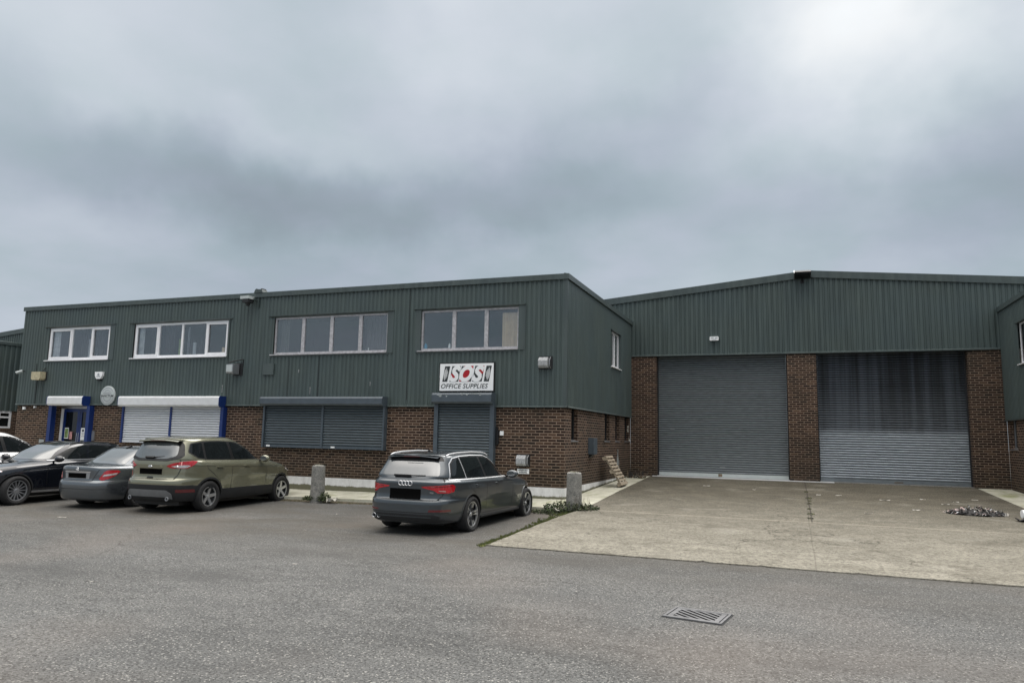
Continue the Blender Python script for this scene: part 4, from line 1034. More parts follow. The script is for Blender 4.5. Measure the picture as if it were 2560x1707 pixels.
g = MB(); leaf_clump(g, -6.2, -1.98, -.17, .22, .12, .15, 330, rnd, .05, 2); leaf_clump(g, -5.82, -1.95, -.17, .17, .13, .26, 380, rnd, .05, 2)
meta(g.build('weeds', [M['leaf'], M['leaf2']], fixn=False), 'low green weeds at the foot of the bollard beside the green car', 'weeds')
# dirt line with sparse growth along the kerb
g = MB(); pts = []
for k in range(520):
    x = rnd.uniform(-7.6, .6); y = -1.76 - abs(rnd.gauss(0, .07)); pts.append((x, y, zg(x, y)))
tufts(g, pts, rnd, .035, 5, .05, 3); 
for k in range(60):
    x = rnd.uniform(-7.4, .2); leaf_clump(g, x, -1.82, zg(x, -1.8), .12, .06, .05, 9, rnd, .03, 3)
meta(g.build('grass', [M['leaf2'], M['moss'], M['twig']], fixn=False), 'sparse weeds along the kerb foot', 'weeds', None, 'stuff')
# brown soil along the kerb foot
b = MB(); prev = None
for k in range(80):
    x = -7.9 + k * .11; y1 = -1.722; wd = .12 + .14 * rs.random(); row = [(x, y1 - wd, zg(x, y1 - wd) - .003), (x, y1 - wd * .4, zg(x, y1) + .012), (x, y1, zg(x, y1) + .03)]
    if prev:
        for i in range(2): b.face([prev[i], prev[i + 1], row[i + 1], row[i]])
    prev = row
M['soil'] = plain('kerb_soil', (.085, .070, .048), .95, var=.5, vscale=14)
meta(b.build('soil', M['soil'], fixn=False), None, None, None, 'structure')
# weeds in the lengthwise joint of the apron
for i, (x, y, s) in enumerate(((5.70, 4.6, .8), (5.73, 2.9, 1.1), (5.72, 1.6, .7), (5.70, .55, .7), (5.71, -.4, 1.1), (5.69, -1.15, .8), (5.74, 2.3, .6))):
    g = MB(); leaf_clump(g, 0, 0, 0, .08 * s, .20 * s, .035 * s, int(110 * s), rnd, .022, 3)
    o = g.build('joint_weed', [M['leaf2'], M['moss'], M['darklit']], fixn=False); o.location = (x, y, za(y) + .002)
    meta(o, ['small weed in the apron joint nearest the brick pier', 'dark weed in the apron joint, second one out from the brick pier', 'faint weed midway along the apron joint', 'small weed past midway on the apron joint', 'broad dark weed near the cross joint of the apron', 'last weed on the apron joint, beside the cross joint', 'tiny weed in the apron joint behind the midway one'][i], 'weed', 'weeds in the apron joint')

# ------------------------------------------------------------------ litter
def crumple(mb, w, d, h, rnd, n=5, m=0):
    g_ = [[(w * (i / n - .5) + rnd.uniform(-.1, .1) * w / n, d * (j / n - .5) + rnd.uniform(-.1, .1) * d / n, h * rnd.random()) for j in range(n + 1)] for i in range(n + 1)]
    for i in range(n):
        for j in range(n): mb.face([g_[i][j], g_[i + 1][j], g_[i + 1][j + 1], g_[i][j + 1]], m)
hp = root('rubbish_heap', (9.15, 1.22, za(1.22)), 0, 'flat heap of torn paper, wrappers and dark scraps in front of the stained roller door', 'rubbish')
h = MB(); r = random.Random(21)
for k in range(520):
    a = r.uniform(0, 6.28); q = math.sqrt(r.random()); x, y = .62 * q * math.cos(a), .42 * q * math.sin(a); z = .15 * (1 - q ** 1.6) * r.uniform(.3, 1.1) + .006
    u = Vector((r.uniform(-1, 1), r.uniform(-1, 1), r.uniform(-.35, .35))).normalized(); w = u.cross(Vector((0, 0, 1))).normalized(); n = u.cross(w)
    Ln = r.uniform(.05, .20); wd = r.uniform(.008, .035); c = Vector((x, y, z)); pr_ = None; m = r.choice([0, 1, 2, 2, 2, 2, 3]); ph = r.uniform(0, 6)
    for j in range(5):
        t = j / 4; p = c + u * (t - .5) * Ln + w * math.sin(t * 3 + ph) * Ln * .22 + Vector((0, 0, .015 * math.sin(t * 5 + ph)))
        row = (p - w * wd / 2, p + w * wd / 2)
        if pr_: h.face([pr_[0], pr_[1], row[1], row[0]], m)
        pr_ = row
h.build('scraps', [M['paper'], M['pink'], M['darklit'], M['satin']], hp, fixn=False)
h = MB(); h.lathe([(.6, .0), (.5, .05), (.3, .09), (0, .10)], 'z', 18, (0, 0, 0)); o = h.build('damp_core', M['darklit'], hp); o.scale = (1, .66, 1)
labs = ['white scrap strip on apron before the stained door, far left of the litter', 'long pale scrap lying before the centre of the stained door', 'short pale scrap right of the long strip', 'pale curled scrap close to the right brick pier', 'small torn white scrap left of the rubbish heap', 'flat pale scrap between long strip and heap', 'pale stick like scrap behind the heap', 'white scrap at the right of the heap', 'small white flake in front of the plain grey roller door', 'pale flake near the left roller door centre', 'thin pale strip low on the apron middle', 'tiny scrap beside the apron joint']
spots = [(6.5, 4.0, .22, .06), (7.55, 3.3, .40, .07), (8.5, 3.9, .18, .05), (9.75, 4.3, .22, .10), (8.0, 1.35, .24, .10), (8.85, 2.9, .30, .05), (9.2, 3.6, .18, .04), (10.3, 1.6, .25, .06), (4.3, 4.6, .12, .07), (2.9, 5.2, .30, .10), (6.9, .2, .25, .04), (6.0, 3.9, .18, .07)]
for (x, y, w, d_), lab in zip(spots, labs):
    mb = MB(); crumple(mb, w * .7, d_ * .75, .02, rnd, 4); o = mb.build('paper_scrap', M['paper'], fixn=False); o.location = (x, y, za(y) + .003); o.rotation_euler = (0, 0, rnd.uniform(-.5, .5)); meta(o, lab, 'litter', 'paper scraps on the apron')
flk = [(-8.92, -6.75, .22, .05, 'white flat scrap on asphalt in front of the silver saloon'), (-2.62, -11.27, .17, .012, 'thin white strip on the open asphalt at left'), (-1.08, -9.36, .05, .03, 'small white chip on the asphalt between the cars and the foreground'),
       (-7.55, -5.9, .05, .02, 'white chip on the asphalt behind the green car'), (-4.1, -3.9, .04, .03, 'white chip on asphalt right of the green car, nearer one'), (-3.1, -6.4, .05, .02, 'pale chip on asphalt left of the grey estate'), (1.9, -13.5, .05, .02, 'pale chip in the foreground asphalt centre left')]
for x, y, w, d_, lab in flk:
    mb = MB(); crumple(mb, w, d_, .01, rnd, 3); o = mb.build('paper_scrap', M['paper'], fixn=False); o.location = (x, y, zg(x, y) + .004); meta(o, lab, 'litter', 'white scraps on the asphalt')
mb = MB(); crumple(mb, .26, .16, .13, rnd, 6); o = mb.build('crumpled_bag', M['paper'], fixn=False); o.location = (-5.55, -2.0, -.19); meta(o, 'crumpled white bag on the ground right of the left bollard', 'bag')
mb = MB(); crumple(mb, .16, .07, .05, rnd, 3); o = mb.build('paper_scrap', M['paper'], fixn=False); o.location = (.42, -2.12, -.06); o.rotation_euler = (0, .3, .8); meta(o, 'white scrap caught in the weeds by the corner bollard', 'litter')
# white tub at right edge
r = root('plastic_tub', (9.95, .28, za(.3)), math.radians(8), 'white plastic tub lying on dark rags at the right edge', 'tub')
MB().tube((-.16, 0, .15), (.42, 0, .15), .085, .075, 16).build('tub', M['sign_white'], r, smooth=True)
mb = MB(); crumple(mb, .5, .3, .09, rnd, 6); mb.build('rag', M['darklit'], r, fixn=False)
# torn sheet in the last slot window + rubbish at corner
mb = MB(); crumple(mb, .22, .30, .05, rnd, 5); o = mb.build('torn_plastic', M['paper'], fixn=False); o.location = (-.04, 7.6, 1.9); o.rotation_euler = (0, PI / 2, .1); meta(o, 'torn white plastic hanging at the last narrow side window', 'plastic sheet')
mb = MB(); crumple(mb, .12, .10, .05, rnd, 4); o = mb.build('torn_plastic', M['paper'], fixn=False); o.location = (-.03, 7.75, 1.52); o.rotation_euler = (0, 1.2, .1); meta(o, 'small white plastic scrap on the sill of the last narrow side window', 'plastic sheet')
mb = MB(); 
for k in range(60): 
    x, y = rnd.uniform(0, .6), rnd.uniform(0, .5); mb.tube((x, y, .0), (x + rnd.uniform(-.15, .2), y + rnd.uniform(-.15, .15), rnd.uniform(.02, .26)), .012, .006, 5, rnd.randrange(3))
o = mb.build('debris', [M['twig'], M['darklit'], M['darklit']], fixn=False); o.location = (.05, 6.9, .25); meta(o, 'twiggy debris in the corner left of the plain roller door', 'debris')
# bottles on the window sill of the right-hand office window
for x, c, hgt, w, lab in ((-4.17, 'cyan', .15, .10, 'blue container standing in the window above the SOS sign'), (-3.43, 'sign_white', .13, .08, 'white object standing in the same window beside the first mullion'), (-6.03, 'sign_white', .08, .03, 'small white bottle standing in the right pane of the four pane window')):
    o = MB().tube((0, 0, 0), (0, 0, hgt * .7), w * .45, w * .45, 10).tube((0, 0, hgt * .7), (0, 0, hgt), w * .3, w * .15, 10).build('bottle', M[c]); o.location = (x, .16, 3.94); meta(o, lab, 'bottle')
for x in (-4.2, -3.43, -6.03): pass

# ------------------------------------------------------------------ cars
def pch(spec, x):
    if isinstance(spec, (int, float)): return np.full_like(x, float(spec))
    xs_ = np.array([p[0] for p in spec], float); ys_ = np.array([p[1] for p in spec], float)
    if len(xs_) == 2: return np.interp(x, xs_, ys_)
    h = np.diff(xs_); dlt = np.diff(ys_) / h; m = np.zeros_like(ys_)
    for i in range(1, len(xs_) - 1):
        if dlt[i - 1] * dlt[i] > 0:
            w1 = 2 * h[i] + h[i - 1]; w2 = h[i] + 2 * h[i - 1]; m[i] = (w1 + w2) / (w1 / dlt[i - 1] + w2 / dlt[i])
    m[0] = dlt[0]; m[-1] = dlt[-1]
    x = np.clip(x, xs_[0], xs_[-1]); k = np.clip(np.searchsorted(xs_, x) - 1, 0, len(h) - 1)
    t = (x - xs_[k]) / h[k]; H_ = h[k]
    return (2 * t**3 - 3 * t**2 + 1) * ys_[k] + (t**3 - 2 * t**2 + t) * H_ * m[k] + (-2 * t**3 + 3 * t**2) * ys_[k + 1] + (t**3 - t**2) * H_ * m[k + 1]
def body_mesh(levels, NU=120, sub=6):
    phi = np.linspace(0, PI, NU + 1)
    loops = []
    for (z, w, xr, xf, nr, nf) in levels:
        c, s = -np.cos(phi), np.sin(phi)
        n = np.where(c < 0, nr, nf)
        rad = (np.abs(c) ** n + np.abs(s) ** n) ** (-1 / n)
        X, Y = c * rad, s * rad
        xc = (xr + xf) / 2; a = (xf - xr) / 2; x = xc + a * X
        loops.append(np.stack([x, pch(w, x) * Y, pch(z, x)], 1))
    P = np.array(loops)                       # levels x U x 3
    rows = []
    K = len(P)
    for k in range(K - 1):
        p0, p1, p2, p3 = P[max(k - 1, 0)], P[k], P[k + 1], P[min(k + 2, K - 1)]
        def dist(a, b): return np.maximum(np.linalg.norm(a - b, axis=1, keepdims=True), 1e-4) ** .5
        t0 = 0; d01, d12, d23 = dist(p0, p1), dist(p1, p2), dist(p2, p3)
        if k == 0: d01 = d12
        if k == K - 2: d23 = d12
        m1 = (p2 - p1) - 0 * p1; 
        m1 = d12 * ((p1 - p0) / d01 - (p2 - p0) / (d01 + d12) + (p2 - p1) / d12) if k > 0 else (p2 - p1)
        m2 = d12 * ((p2 - p1) / d12 - (p3 - p1) / (d12 + d23) + (p3 - p2) / d23) if k < K - 2 else (p2 - p1)
        lim = np.linalg.norm(p2 - p1, axis=1, keepdims=True) * 1.3 + 1e-6
        for m_ in (m1, m2):
            nn = np.linalg.norm(m_, axis=1, keepdims=True); m_ *= np.minimum(1, lim / np.maximum(nn, 1e-9))
        for j in range(sub):
            t = j / sub
            rows.append((2 * t**3 - 3 * t**2 + 1) * p1 + (t**3 - 2 * t**2 + t) * m1 + (-2 * t**3 + 3 * t**2) * p2 + (t**3 - t**2) * m2)
    rows.append(P[-1])
    R = np.array(rows); nr_, nu, _ = R.shape
    bm = bmesh.new(); vs = []
    for i in range(nr_):
        Lf = [bm.verts.new(tuple(R[i, j])) for j in range(nu)]
        Rt = [Lf[0]] + [bm.verts.new((R[i, j, 0], -R[i, j, 1], R[i, j, 2])) for j in range(1, nu - 1)] + [Lf[-1]]
        vs.append((Lf, Rt))
    for L_ in vs:
        L_[0][0].co.y = 0; L_[0][-1].co.y = 0
    for i in range(nr_ - 1):
        for j in range(nu - 1):
            a, b = vs[i][0], vs[i + 1][0]; bm.faces.new((a[j], b[j], b[j + 1], a[j + 1]))
            a, b = vs[i][1], vs[i + 1][1]; bm.faces.new((a[j], a[j + 1], b[j + 1], b[j]))
    for j in range(nu - 1):
        a, b = vs[0]
        f = [a[j], a[j + 1], b[j + 1], b[j]]; f = list(dict.fromkeys(f)); bm.faces.new(f)
        a, b = vs[-1]
        f = [a[j], b[j], b[j + 1], a[j + 1]]; f = list(dict.fromkeys(f)); bm.faces.new(f)
    bmesh.ops.remove_doubles(bm, verts=bm.verts, dist=2e-4)
    bmesh.ops.dissolve_degenerate(bm, dist=1e-5, edges=bm.edges)
    bmesh.ops.recalc_face_normals(bm, faces=bm.faces)
    return bm

def inside(p, poly):
    x, y = p; c = False
    for i in range(len(poly)):
        x1, y1 = poly[i - 1]; x2, y2 = poly[i]
        if (y1 > y) != (y2 > y) and x < (x2 - x1) * (y - y1) / (y2 - y1) + x1: c = not c
    return c
def rounded(P, r, n=4):
    out = []
    if isinstance(r, (int, float)): r = [r] * len(P)
    for i in range(len(P)):
        a, b, c = Vector(P[i - 1]), Vector(P[i]), Vector(P[(i + 1) % len(P)])
        ri = min(r[i], (a - b).length * .45, (c - b).length * .45)
        if ri < 1e-4: out.append(tuple(b)); continue
        p, q = b + (a - b).normalized() * ri, b + (c - b).normalized() * ri
        for k in range(n + 1):
            t = k / n; out.append(tuple(p * (1 - t) ** 2 + b * 2 * t * (1 - t) + q * t * t))
    return out
def band(pts, w):
    """polyline -> polygon band of width w"""
    A, B = [], []
    for i, p in enumerate(pts):
        a = Vector(pts[max(i - 1, 0)]); b = Vector(pts[min(i + 1, len(pts) - 1)]); d = (b - a).normalized(); n = Vector((-d.y, d.x)) * w / 2
        A.append(tuple(Vector(p) + n)); B.append(tuple(Vector(p) - n))
    return A + B[::-1]

class Car:
    def __init__(s, name, loc, rz, label, levels, paint, P):
        s.r = root(name, loc, rz, label, 'car'); s.P = P; s.paint = paint; s.ls = None
        bm = body_mesh(levels)
        me = bpy.data.meshes.new('body'); 
        s.bvh = BVHTree.FromBMesh(bm)
        smooth_bm(bm, 40); bm.to_mesh(me); bm.free()
        me.materials.append(paint); me.materials.append(M['dark'])
        tmp = bpy.data.objects.new('tmpb', me); COL.objects.link(tmp)
        # wheel wells cut by cylinders
        cm = MB()
        for ax_ in (0, P['wb']):
            for sg in (1, -1): cm.tube((ax_, sg * (P['tr'] - .24), P['tz']), (ax_, sg * 1.3, P['tz']), P['ar'], P['ar'], 48, 0)
        cut = cm.build('tmpc', M['dark'])
        md = tmp.modifiers.new('b', 'BOOLEAN'); md.object = cut; md.operation = 'DIFFERENCE'; md.solver = 'EXACT'
        try: md.material_mode = 'TRANSFER'
        except Exception: pass
        dg = bpy.context.evaluated_depsgraph_get(); dg.update()
        nm = bpy.data.meshes.new_from_object(tmp.evaluated_get(dg))
        bpy.data.objects.remove(tmp); bpy.data.objects.remove(cut)
        nm.name = 'body'; s.body = bpy.data.objects.new('body', nm); COL.objects.link(s.body); s.body.parent = s.r
        MB().box(-.62, P['wb'] + .55, -.62, .62, .165, .30).build('shade_block', M['black'], s.r)  # added box that blocks light and deepens the shade under the car
    # project a 2D outline on the body
    def dirs(s, mode, sg=1, c=(0, 0)):
        if mode == 'side': return lambda u, v: (Vector((u, sg * 3, v)), Vector((0, -sg, 0)))
        if mode == 'rear': return lambda u, v: (Vector((-4, u, v)), Vector((1, 0, 0)))
        if mode == 'front': return lambda u, v: (Vector((8, u, v)), Vector((-1, 0, 0)))
        if mode == 'top': return lambda u, v: (Vector((u, v, 4)), Vector((0, 0, -1)))
        if mode == 'rad':
            def f(u, v):
                a = math.radians(u); d = Vector((-math.cos(a), sg * math.sin(a), 0))
                return Vector((c[0], sg * c[1], v)) + d * 4, -d
            return f
    def panel(s, name, poly, mode, mat, off=.004, sg=1, c=(0, 0), grid=.05, parent=None, gu=None, back=.012):
        f = s.dirs(mode, sg, c)
        gu = gu or grid
        us = [p[0] for p in poly]; vs = [p[1] for p in poly]
        # subdivide outline
        pts = []
        for i in range(len(poly)):
            a, b = poly[i - 1], poly[i]; n = max(1, int(max(abs(a[0] - b[0]) / gu, abs(a[1] - b[1]) / grid)))
            for k in range(n): pts.append((a[0] + (b[0] - a[0]) * k / n, a[1] + (b[1] - a[1]) * k / n))
        nb = len(pts); edges = [(i, (i + 1) % nb) for i in range(nb)]
        u = min(us) + gu * .5
        while u < max(us):
            v = min(vs) + grid * .5
            while v < max(vs):
                if inside((u, v), poly): pts.append((u, v))
                v += grid
            u += gu
        V, E_, F, ov, _, _ = delaunay_2d_cdt([Vector(p) for p in pts], edges, [], 1, 1e-5)
        mb = MB(); idx = {}; miss = set()
        for i, p in enumerate(V):
            o, d = f(p.x, p.y); h, n, _, _ = s.bvh.ray_cast(o, d, 8)
            if h is None: miss.add(i); mb.v += [(0, 0, 0), (0, 0, 0)]; continue
            if n.dot(d) > 0: n = -n
            nn = (n - d * .35).normalized()
            mb.v += [tuple(h + nn * off), tuple(h - nn * back)]
        edge_count = {}
        for t in F:
            if any(k in miss for k in t): continue
            a = [2 * k for k in t]
            p = [Vector(mb.v[k]) for k in a]; o, d = f(V[t[0]].x, V[t[0]].y)
            if (p[1] - p[0]).cross(p[2] - p[0]).dot(d) > 0: a = a[::-1]; t = t[::-1]
            mb.f.append(tuple(a)); mb.m.append(0)
            for i in range(len(t)):
                e = (t[i], t[(i + 1) % len(t)]); edge_count[e] = 1
        for (a, b) in list(edge_count):
            if (b, a) not in edge_count: mb.f.append((2 * a, 2 * a + 1, 2 * b + 1, 2 * b)); mb.m.append(0)
        me = bpy.data.meshes.new(name); me.from_pydata(mb.v, [], mb.f); me.materials.append(mat)
        for p in me.polygons: p.use_smooth = True
        bm = bmesh.new(); bm.from_mesh(me); 
        loose = [v for v in bm.verts if not v.link_faces]; bmesh.ops.delete(bm, geom=loose, context='VERTS'); smooth_bm(bm, 50); bm.to_mesh(me); bm.free()
        ob = bpy.data.objects.new(name, me); COL.objects.link(ob); ob.parent = parent or s.r
        return ob
    def sides(s, name, poly, mode, mat, sgs=(1, -1), **k):
        return [s.panel(name, poly, mode, mat, sg=g, **k) for g in sgs]
    def gap(s, pts, mode='side', w=.011, sgs=(1, -1), mat=None, parent=None, **k):
        for g in sgs: s.line(s.panel('shut_line', band(pts, w), mode, M['black'], off=.0012, sg=g, grid=.06, **k))
    def line(s, o):
        """fold a panel gap into the body mesh"""
        me = s.body.data; bm = bmesh.new(); bm.from_mesh(me); n = len(bm.faces); bm.from_mesh(o.data)
        if s.ls is None: me.materials.append(M['black']); s.ls = len(me.materials) - 1
        bm.faces.ensure_lookup_table()
        for f in bm.faces[n:]: f.material_index = s.ls
        bm.to_mesh(me); bm.free(); d = o.data; bpy.data.objects.remove(o); bpy.data.meshes.remove(d)
    def wheels(s, style, rr, rim, width=.225, mat=None, alt=None):
        P = s.P; first = {}
        for ax_ in (0, P['wb']):
            for sg in (-1, 1):
                y = sg * P['tr']; c = (ax_, y, P['tz'])
                hub = MB(); hub.lathe([(rim - .008, sg * -width * .3), (rim - .012, sg * width * .20), (rim - .05, sg * width * .12), (.0, sg * width * .10)], 'y', 40)
                h = hub.build('wheel', M['black_trim'], s.r, smooth=True); h.location = c
                t = MB(); w2 = width / 2
                prof = [(rim - .006, -w2 * .78), (rim + .02, -w2 * .98), (rr - .045, -w2 * 1.04), (rr - .012, -w2 * .92), (rr, -w2 * .72), (rr, w2 * .72), (rr - .012, w2 * .92), (rr - .045, w2 * 1.04), (rim + .02, w2 * .98), (rim - .006, w2 * .78)]
                t.lathe(prof, 'y', 56, closed=True); t.build('tyre', M['rubber'], h, smooth=True)
                R_ = MB(); yo = sg * w2 * .86
                R_.lathe([(rim - .022, yo * .7), (rim - .020, yo * .98), (rim - .002, yo * 1.0), (rim + .002, yo * .9)], 'y', 48)
                R_.lathe([(0, yo * .80), (.030, yo * .80), (.034, yo * .70), (.068, yo * .62), (.07, yo * .45)], 'y', 24)
                def spoke(a0, a1, r0, r1, w0, w1, m=0, d0=.66, d1=.93):
                    p0 = Vector((math.cos(a0) * r0, 0, math.sin(a0) * r0)); p1 = Vector((math.cos(a1) * r1, 0, math.sin(a1) * r1)); d = (p1 - p0).normalized(); n = Vector((-d.z, 0, d.x))
                    q = [p0 - n * w0 / 2, p0 + n * w0 / 2, p1 + n * w1 / 2, p1 - n * w1 / 2]; ys_ = [yo * d0, yo * d0, yo * d1, yo * d1]
                    top = [(v.x, y_, v.z) for v, y_ in zip(q, ys_)]; bot = [(v.x, y_ - sg * .035, v.z) for v, y_ in zip(q, ys_)]
                    R_.face(top, m)
                    for i in range(4): R_.face([top[i], top[(i + 1) % 4], bot[(i + 1) % 4], bot[i]], m)
                rs_ = random.Random(int(ax_ * 10) + sg).uniform(0, 1)
                if style == 'five':
                    for k in range(5):
                        a = 2 * PI * k / 5 + rs_; spoke(a, a, .045, rim - .01, .075, .062, 0)
                elif style == 'five_twin':
                    for k in range(5):
                        a = 2 * PI * k / 5 + rs_
                        spoke(a - .12, a - .17, .05, rim - .01, .03, .042, 0); spoke(a + .12, a + .13, .05, rim - .01, .03, .030, 0); spoke(a, a, .04, rim * .5, .05, .03, 1)
                elif style == 'multi':
                    for k in range(14):
                        a = 2 * PI * k / 14; spoke(a, a, .05, rim - .01, .022, .014, 0)
                elif style == 'seven':
                    for k in range(7):
                        a = 2 * PI * k / 7 + rs_; spoke(a, a, .045, rim - .01, .05, .045, 0)
                R_.build('rim', [mat or M['alloy'], alt or M['alloy_dark']], h)
    def mirror(s, x, z, y, mat, sgs=(1, -1), scale=1.0):
        for sg in sgs:
            mb = MB()
            k = scale
            prof = []
            import itertools
            n = 14; m_ = 8
            for i in range(m_ + 1):
                th = PI * i / m_
                for j in range(n):
                    a = 2 * PI * j / n
                    v = Vector((.075 * math.cos(a) * math.sin(th), -math.cos(th) * .12, .075 * math.sin(a) * math.sin(th)))
                    e = 3.0; 
                    v = Vector((v.x * (1.25 if v.x > 0 else .7), v.y, v.z * 1.05)) * k
                    prof.append(v)
            base = len(mb.v)
            for v in prof: mb.v.append((x + v.x, sg * (y + .12) + v.y, z + v.z))
            for i in range(m_):
                for j in range(n):
                    mb.f.append((base + i * n + j, base + i * n + (j + 1) % n, base + (i + 1) * n + (j + 1) % n, base + (i + 1) * n + j)); mb.m.append(0)
            o = mb.build('door_mirror', mat, s.r, smooth=True)
            MB().tube((x + .02, sg * (y - .06), z - .06), (x + .01, sg * (y + .06), z - .03), .022, .02, 8).build('mirror_arm', M['black'], o)
            gm = MB(); gx = x - .058 * k
            gm.prism([(sg * (y + .12) + .085 * k * math.cos(a), z + .052 * k * math.sin(a)) for a in [q * PI / 8 for q in range(16)]], 'x', gx - .004, gx + .02); gm.build('mirror_glass', M['carglass_pale'], o)
    def arch_trim(s, mat, w=.05, lo=-.12):
        for ax_ in (0, s.P['wb']):
            a0 = math.asin(max(-1, lo / s.P['ar'])); n = 24
            A = [(ax_ + math.cos(a0 + (PI - 2 * a0) * k / n) * (s.P['ar'] + w), s.P['tz'] + math.sin(a0 + (PI - 2 * a0) * k / n) * (s.P['ar'] + w)) for k in range(n + 1)]
            B = [(ax_ + math.cos(a0 + (PI - 2 * a0) * k / n) * (s.P['ar'] + .002), s.P['tz'] + math.sin(a0 + (PI - 2 * a0) * k / n) * (s.P['ar'] + .002)) for k in range(n + 1)]
            s.sides('arch_trim', A + B[::-1], 'side', mat, off=.007, grid=.05)
    def plate(s, y0, y1, z0, z1, x, tilt=0):
        MB().box(x, x + .02, y0, y1, z0, z1).build('number_plate', M['black'], s.r)
    def rbox(s, name, poly, mat, x, thick=.012, parent=None):
        MB().prism(poly, 'x', x, x + thick).build(name, mat, parent or s.r)

def rear_x(car, y, z):
    h, n, _, _ = car.bvh.ray_cast(Vector((-4, y, z)), Vector((1, 0, 0)), 8); return h.x if h else 0

def ring_mb(cx, cz, r, t, x, n=20, ry=1.0):
    mb = MB()
    mb.lathe([(r - t, 0), (r - t * .5, -.008), (r, 0)], 'x', n, (x, 0, 0)); mb.v = [(v[0], v[1] * ry + cx, v[2] + cz) for v in mb.v]; return mb

# ---------- grey estate
EL = [  # z, w, xr, xf, n_rear, n_front
 (.19, [(-1, .70), (0, .76), (2.8, .76), (3.7, .62)], -.80, 3.45, 5, 4),
 (.22, [(-1, .78), (0, .84), (2.8, .84), (3.7, .74)], -.94, 3.58, 6, 4),
 (.30, [(-1, .83), (0, .885), (2.8, .885), (3.7, .80)], -1.00, 3.68, 6, 4),
 (.50, [(-1, .86), (0, .915), (1.4, .895), (2.8, .915), (3.7, .84)], -1.015, 3.71, 6, 3.6),
 (.56, [(-1, .865), (0, .92), (1.4, .90), (2.8, .92), (3.7, .84)], -1.014, 3.70, 6, 3.6),
 (.605, [(-1, .865), (0, .918), (1.4, .905), (2.8, .918), (3.7, .84)], -.995, 3.685, 6, 3.6),
 (.64, [(-1, .865), (0, .915), (1.4, .91), (2.8, .915), (3.7, .83)], -.945, 3.67, 6, 3.6),
 ([(-1, .82), (1.4, .80), (2.8, .80), (3.7, .70)], [(-1, .86), (0, .91), (1.4, .91), (2.8, .905), (3.7, .81)], -.935, 3.64, 6, 3.5),
 ([(-1, .925), (1.4, .885), (2.6, .86), (3.3, .76), (3.7, .70)], [(-1, .85), (0, .895), (1.4, .90), (2.8, .875), (3.7, .78)], -.935, 3.56, 6, 3.5),
 ([(-1, .955), (1.4, .915), (2.4, .90), (3.2, .81), (3.6, .745)], [(-1, .83), (0, .87), (1.4, .875), (2.6, .83), (3.6, .70)], -.905, 3.42, 6, 3.5),
 ([(-1, .99), (1.4, .955), (2.2, .955), (2.9, .88), (3.3, .82)], [(-1, .79), (0, .82), (1.4, .825), (2.3, .76), (3.3, .60)], -.885, 2.9, 6, 4),
 ([(-1, 1.02), (1.4, .985), (2.2, .985)], [(-1, .77), (0, .80), (1.4, .80), (2.2, .72)], -.865, 2.10, 7, 4),
 ([(-1, 1.21), (1.4, 1.21), (2.0, 1.19)], [(-1, .69), (0, .72), (1.4, .72), (2.0, .66)], -.745, 1.72, 7, 4.5),
 ([(-.7, 1.365), (0, 1.385), (.8, 1.395), (1.4, 1.365)], [(-1, .60), (0, .63), (1.4, .62)], -.64, 1.33, 8, 5),
 ([(-.7, 1.395), (0, 1.425), (.8, 1.430), (1.3, 1.392)], [(-1, .52), (0, .55), (1.4, .54)], -.67, 1.24, 8, 5),
 ([(-.7, 1.405), (0, 1.445), (.8, 1.448), (1.2, 1.41)], [(-1, .34), (1.4, .36)], -.655, 1.12, 6, 5),
 ([(-.6, 1.412), (0, 1.452), (.8, 1.455), (1.0, 1.43)], [(-1, .0), (1.4, .0)], -.62, 1.0, 4, 4),
]
M['paint_grey'] = m_paint('dark_grey_paint', (.058, .069, .079), .6, .30)
ec = Car('estate_car', (-1.10, -5.30, -.222), math.radians(88.6), 'dark grey estate car parked alone by the grey entrance shutter', EL, M['paint_grey'], dict(wb=2.82, tr=.80, tz=.325, ar=.365))
ec.wheels('five_twin', .325, .235, .235, M['alloy'], M['alloy_dark'])
# side glass: one dark band outline split by pillars
def sideglass(car, outlines, chrome=None, mat=None, sgs=(1, -1)):
    for P_, r_ in outlines: car.sides('side_window', rounded(P_, r_), 'side', mat or M['carglass'], sgs, off=.004)
base_o = [(-.66, .985), (-.42, .978), (.0, .972), (1.0, .965), (1.86, .962), (1.45, 1.20), (1.22, 1.315), (.95, 1.365), (.4, 1.378), (-.1, 1.365), (-.38, 1.335), (-.52, 1.25)]
ec.sides('window_surround', rounded([(p[0] * 1.0, p[1]) for p in base_o], .03), 'side', M['black'], off=.002, grid=.05)
chr_ = [(-.665, .975), (1.88, .950)]
ec.sides('chrome_strip', band([(-.67, .972), (-.1, .965), (.6, .957), (1.86, .950)], .016), 'side', M['bright'], off=.006)
ec.sides('chrome_strip', band([(-.67, .975), (-.54, 1.25), (-.40, 1.345), (-.1, 1.378), (.4, 1.391), (.95, 1.378), (1.25, 1.325), (1.50, 1.20)], .014), 'side', M['bright'], off=.006)
sideglass(ec, [([(-.62, 1.0), (-.14, .992), (-.19, 1.34), (-.36, 1.315), (-.48, 1.245)], .03), ([(-.08, .99), (.72, .982), (.62, 1.355), (.2, 1.36), (-.13, 1.35)], .03), ([(.80, .982), (1.72, .975), (1.40, 1.185), (1.17, 1.295), (.93, 1.345), (.70, 1.352)], .03)])
ec.sides('chrome_strip', band([(-.11, .98), (-.16, 1.355)], .012), 'side', M['bright'], off=.0065)
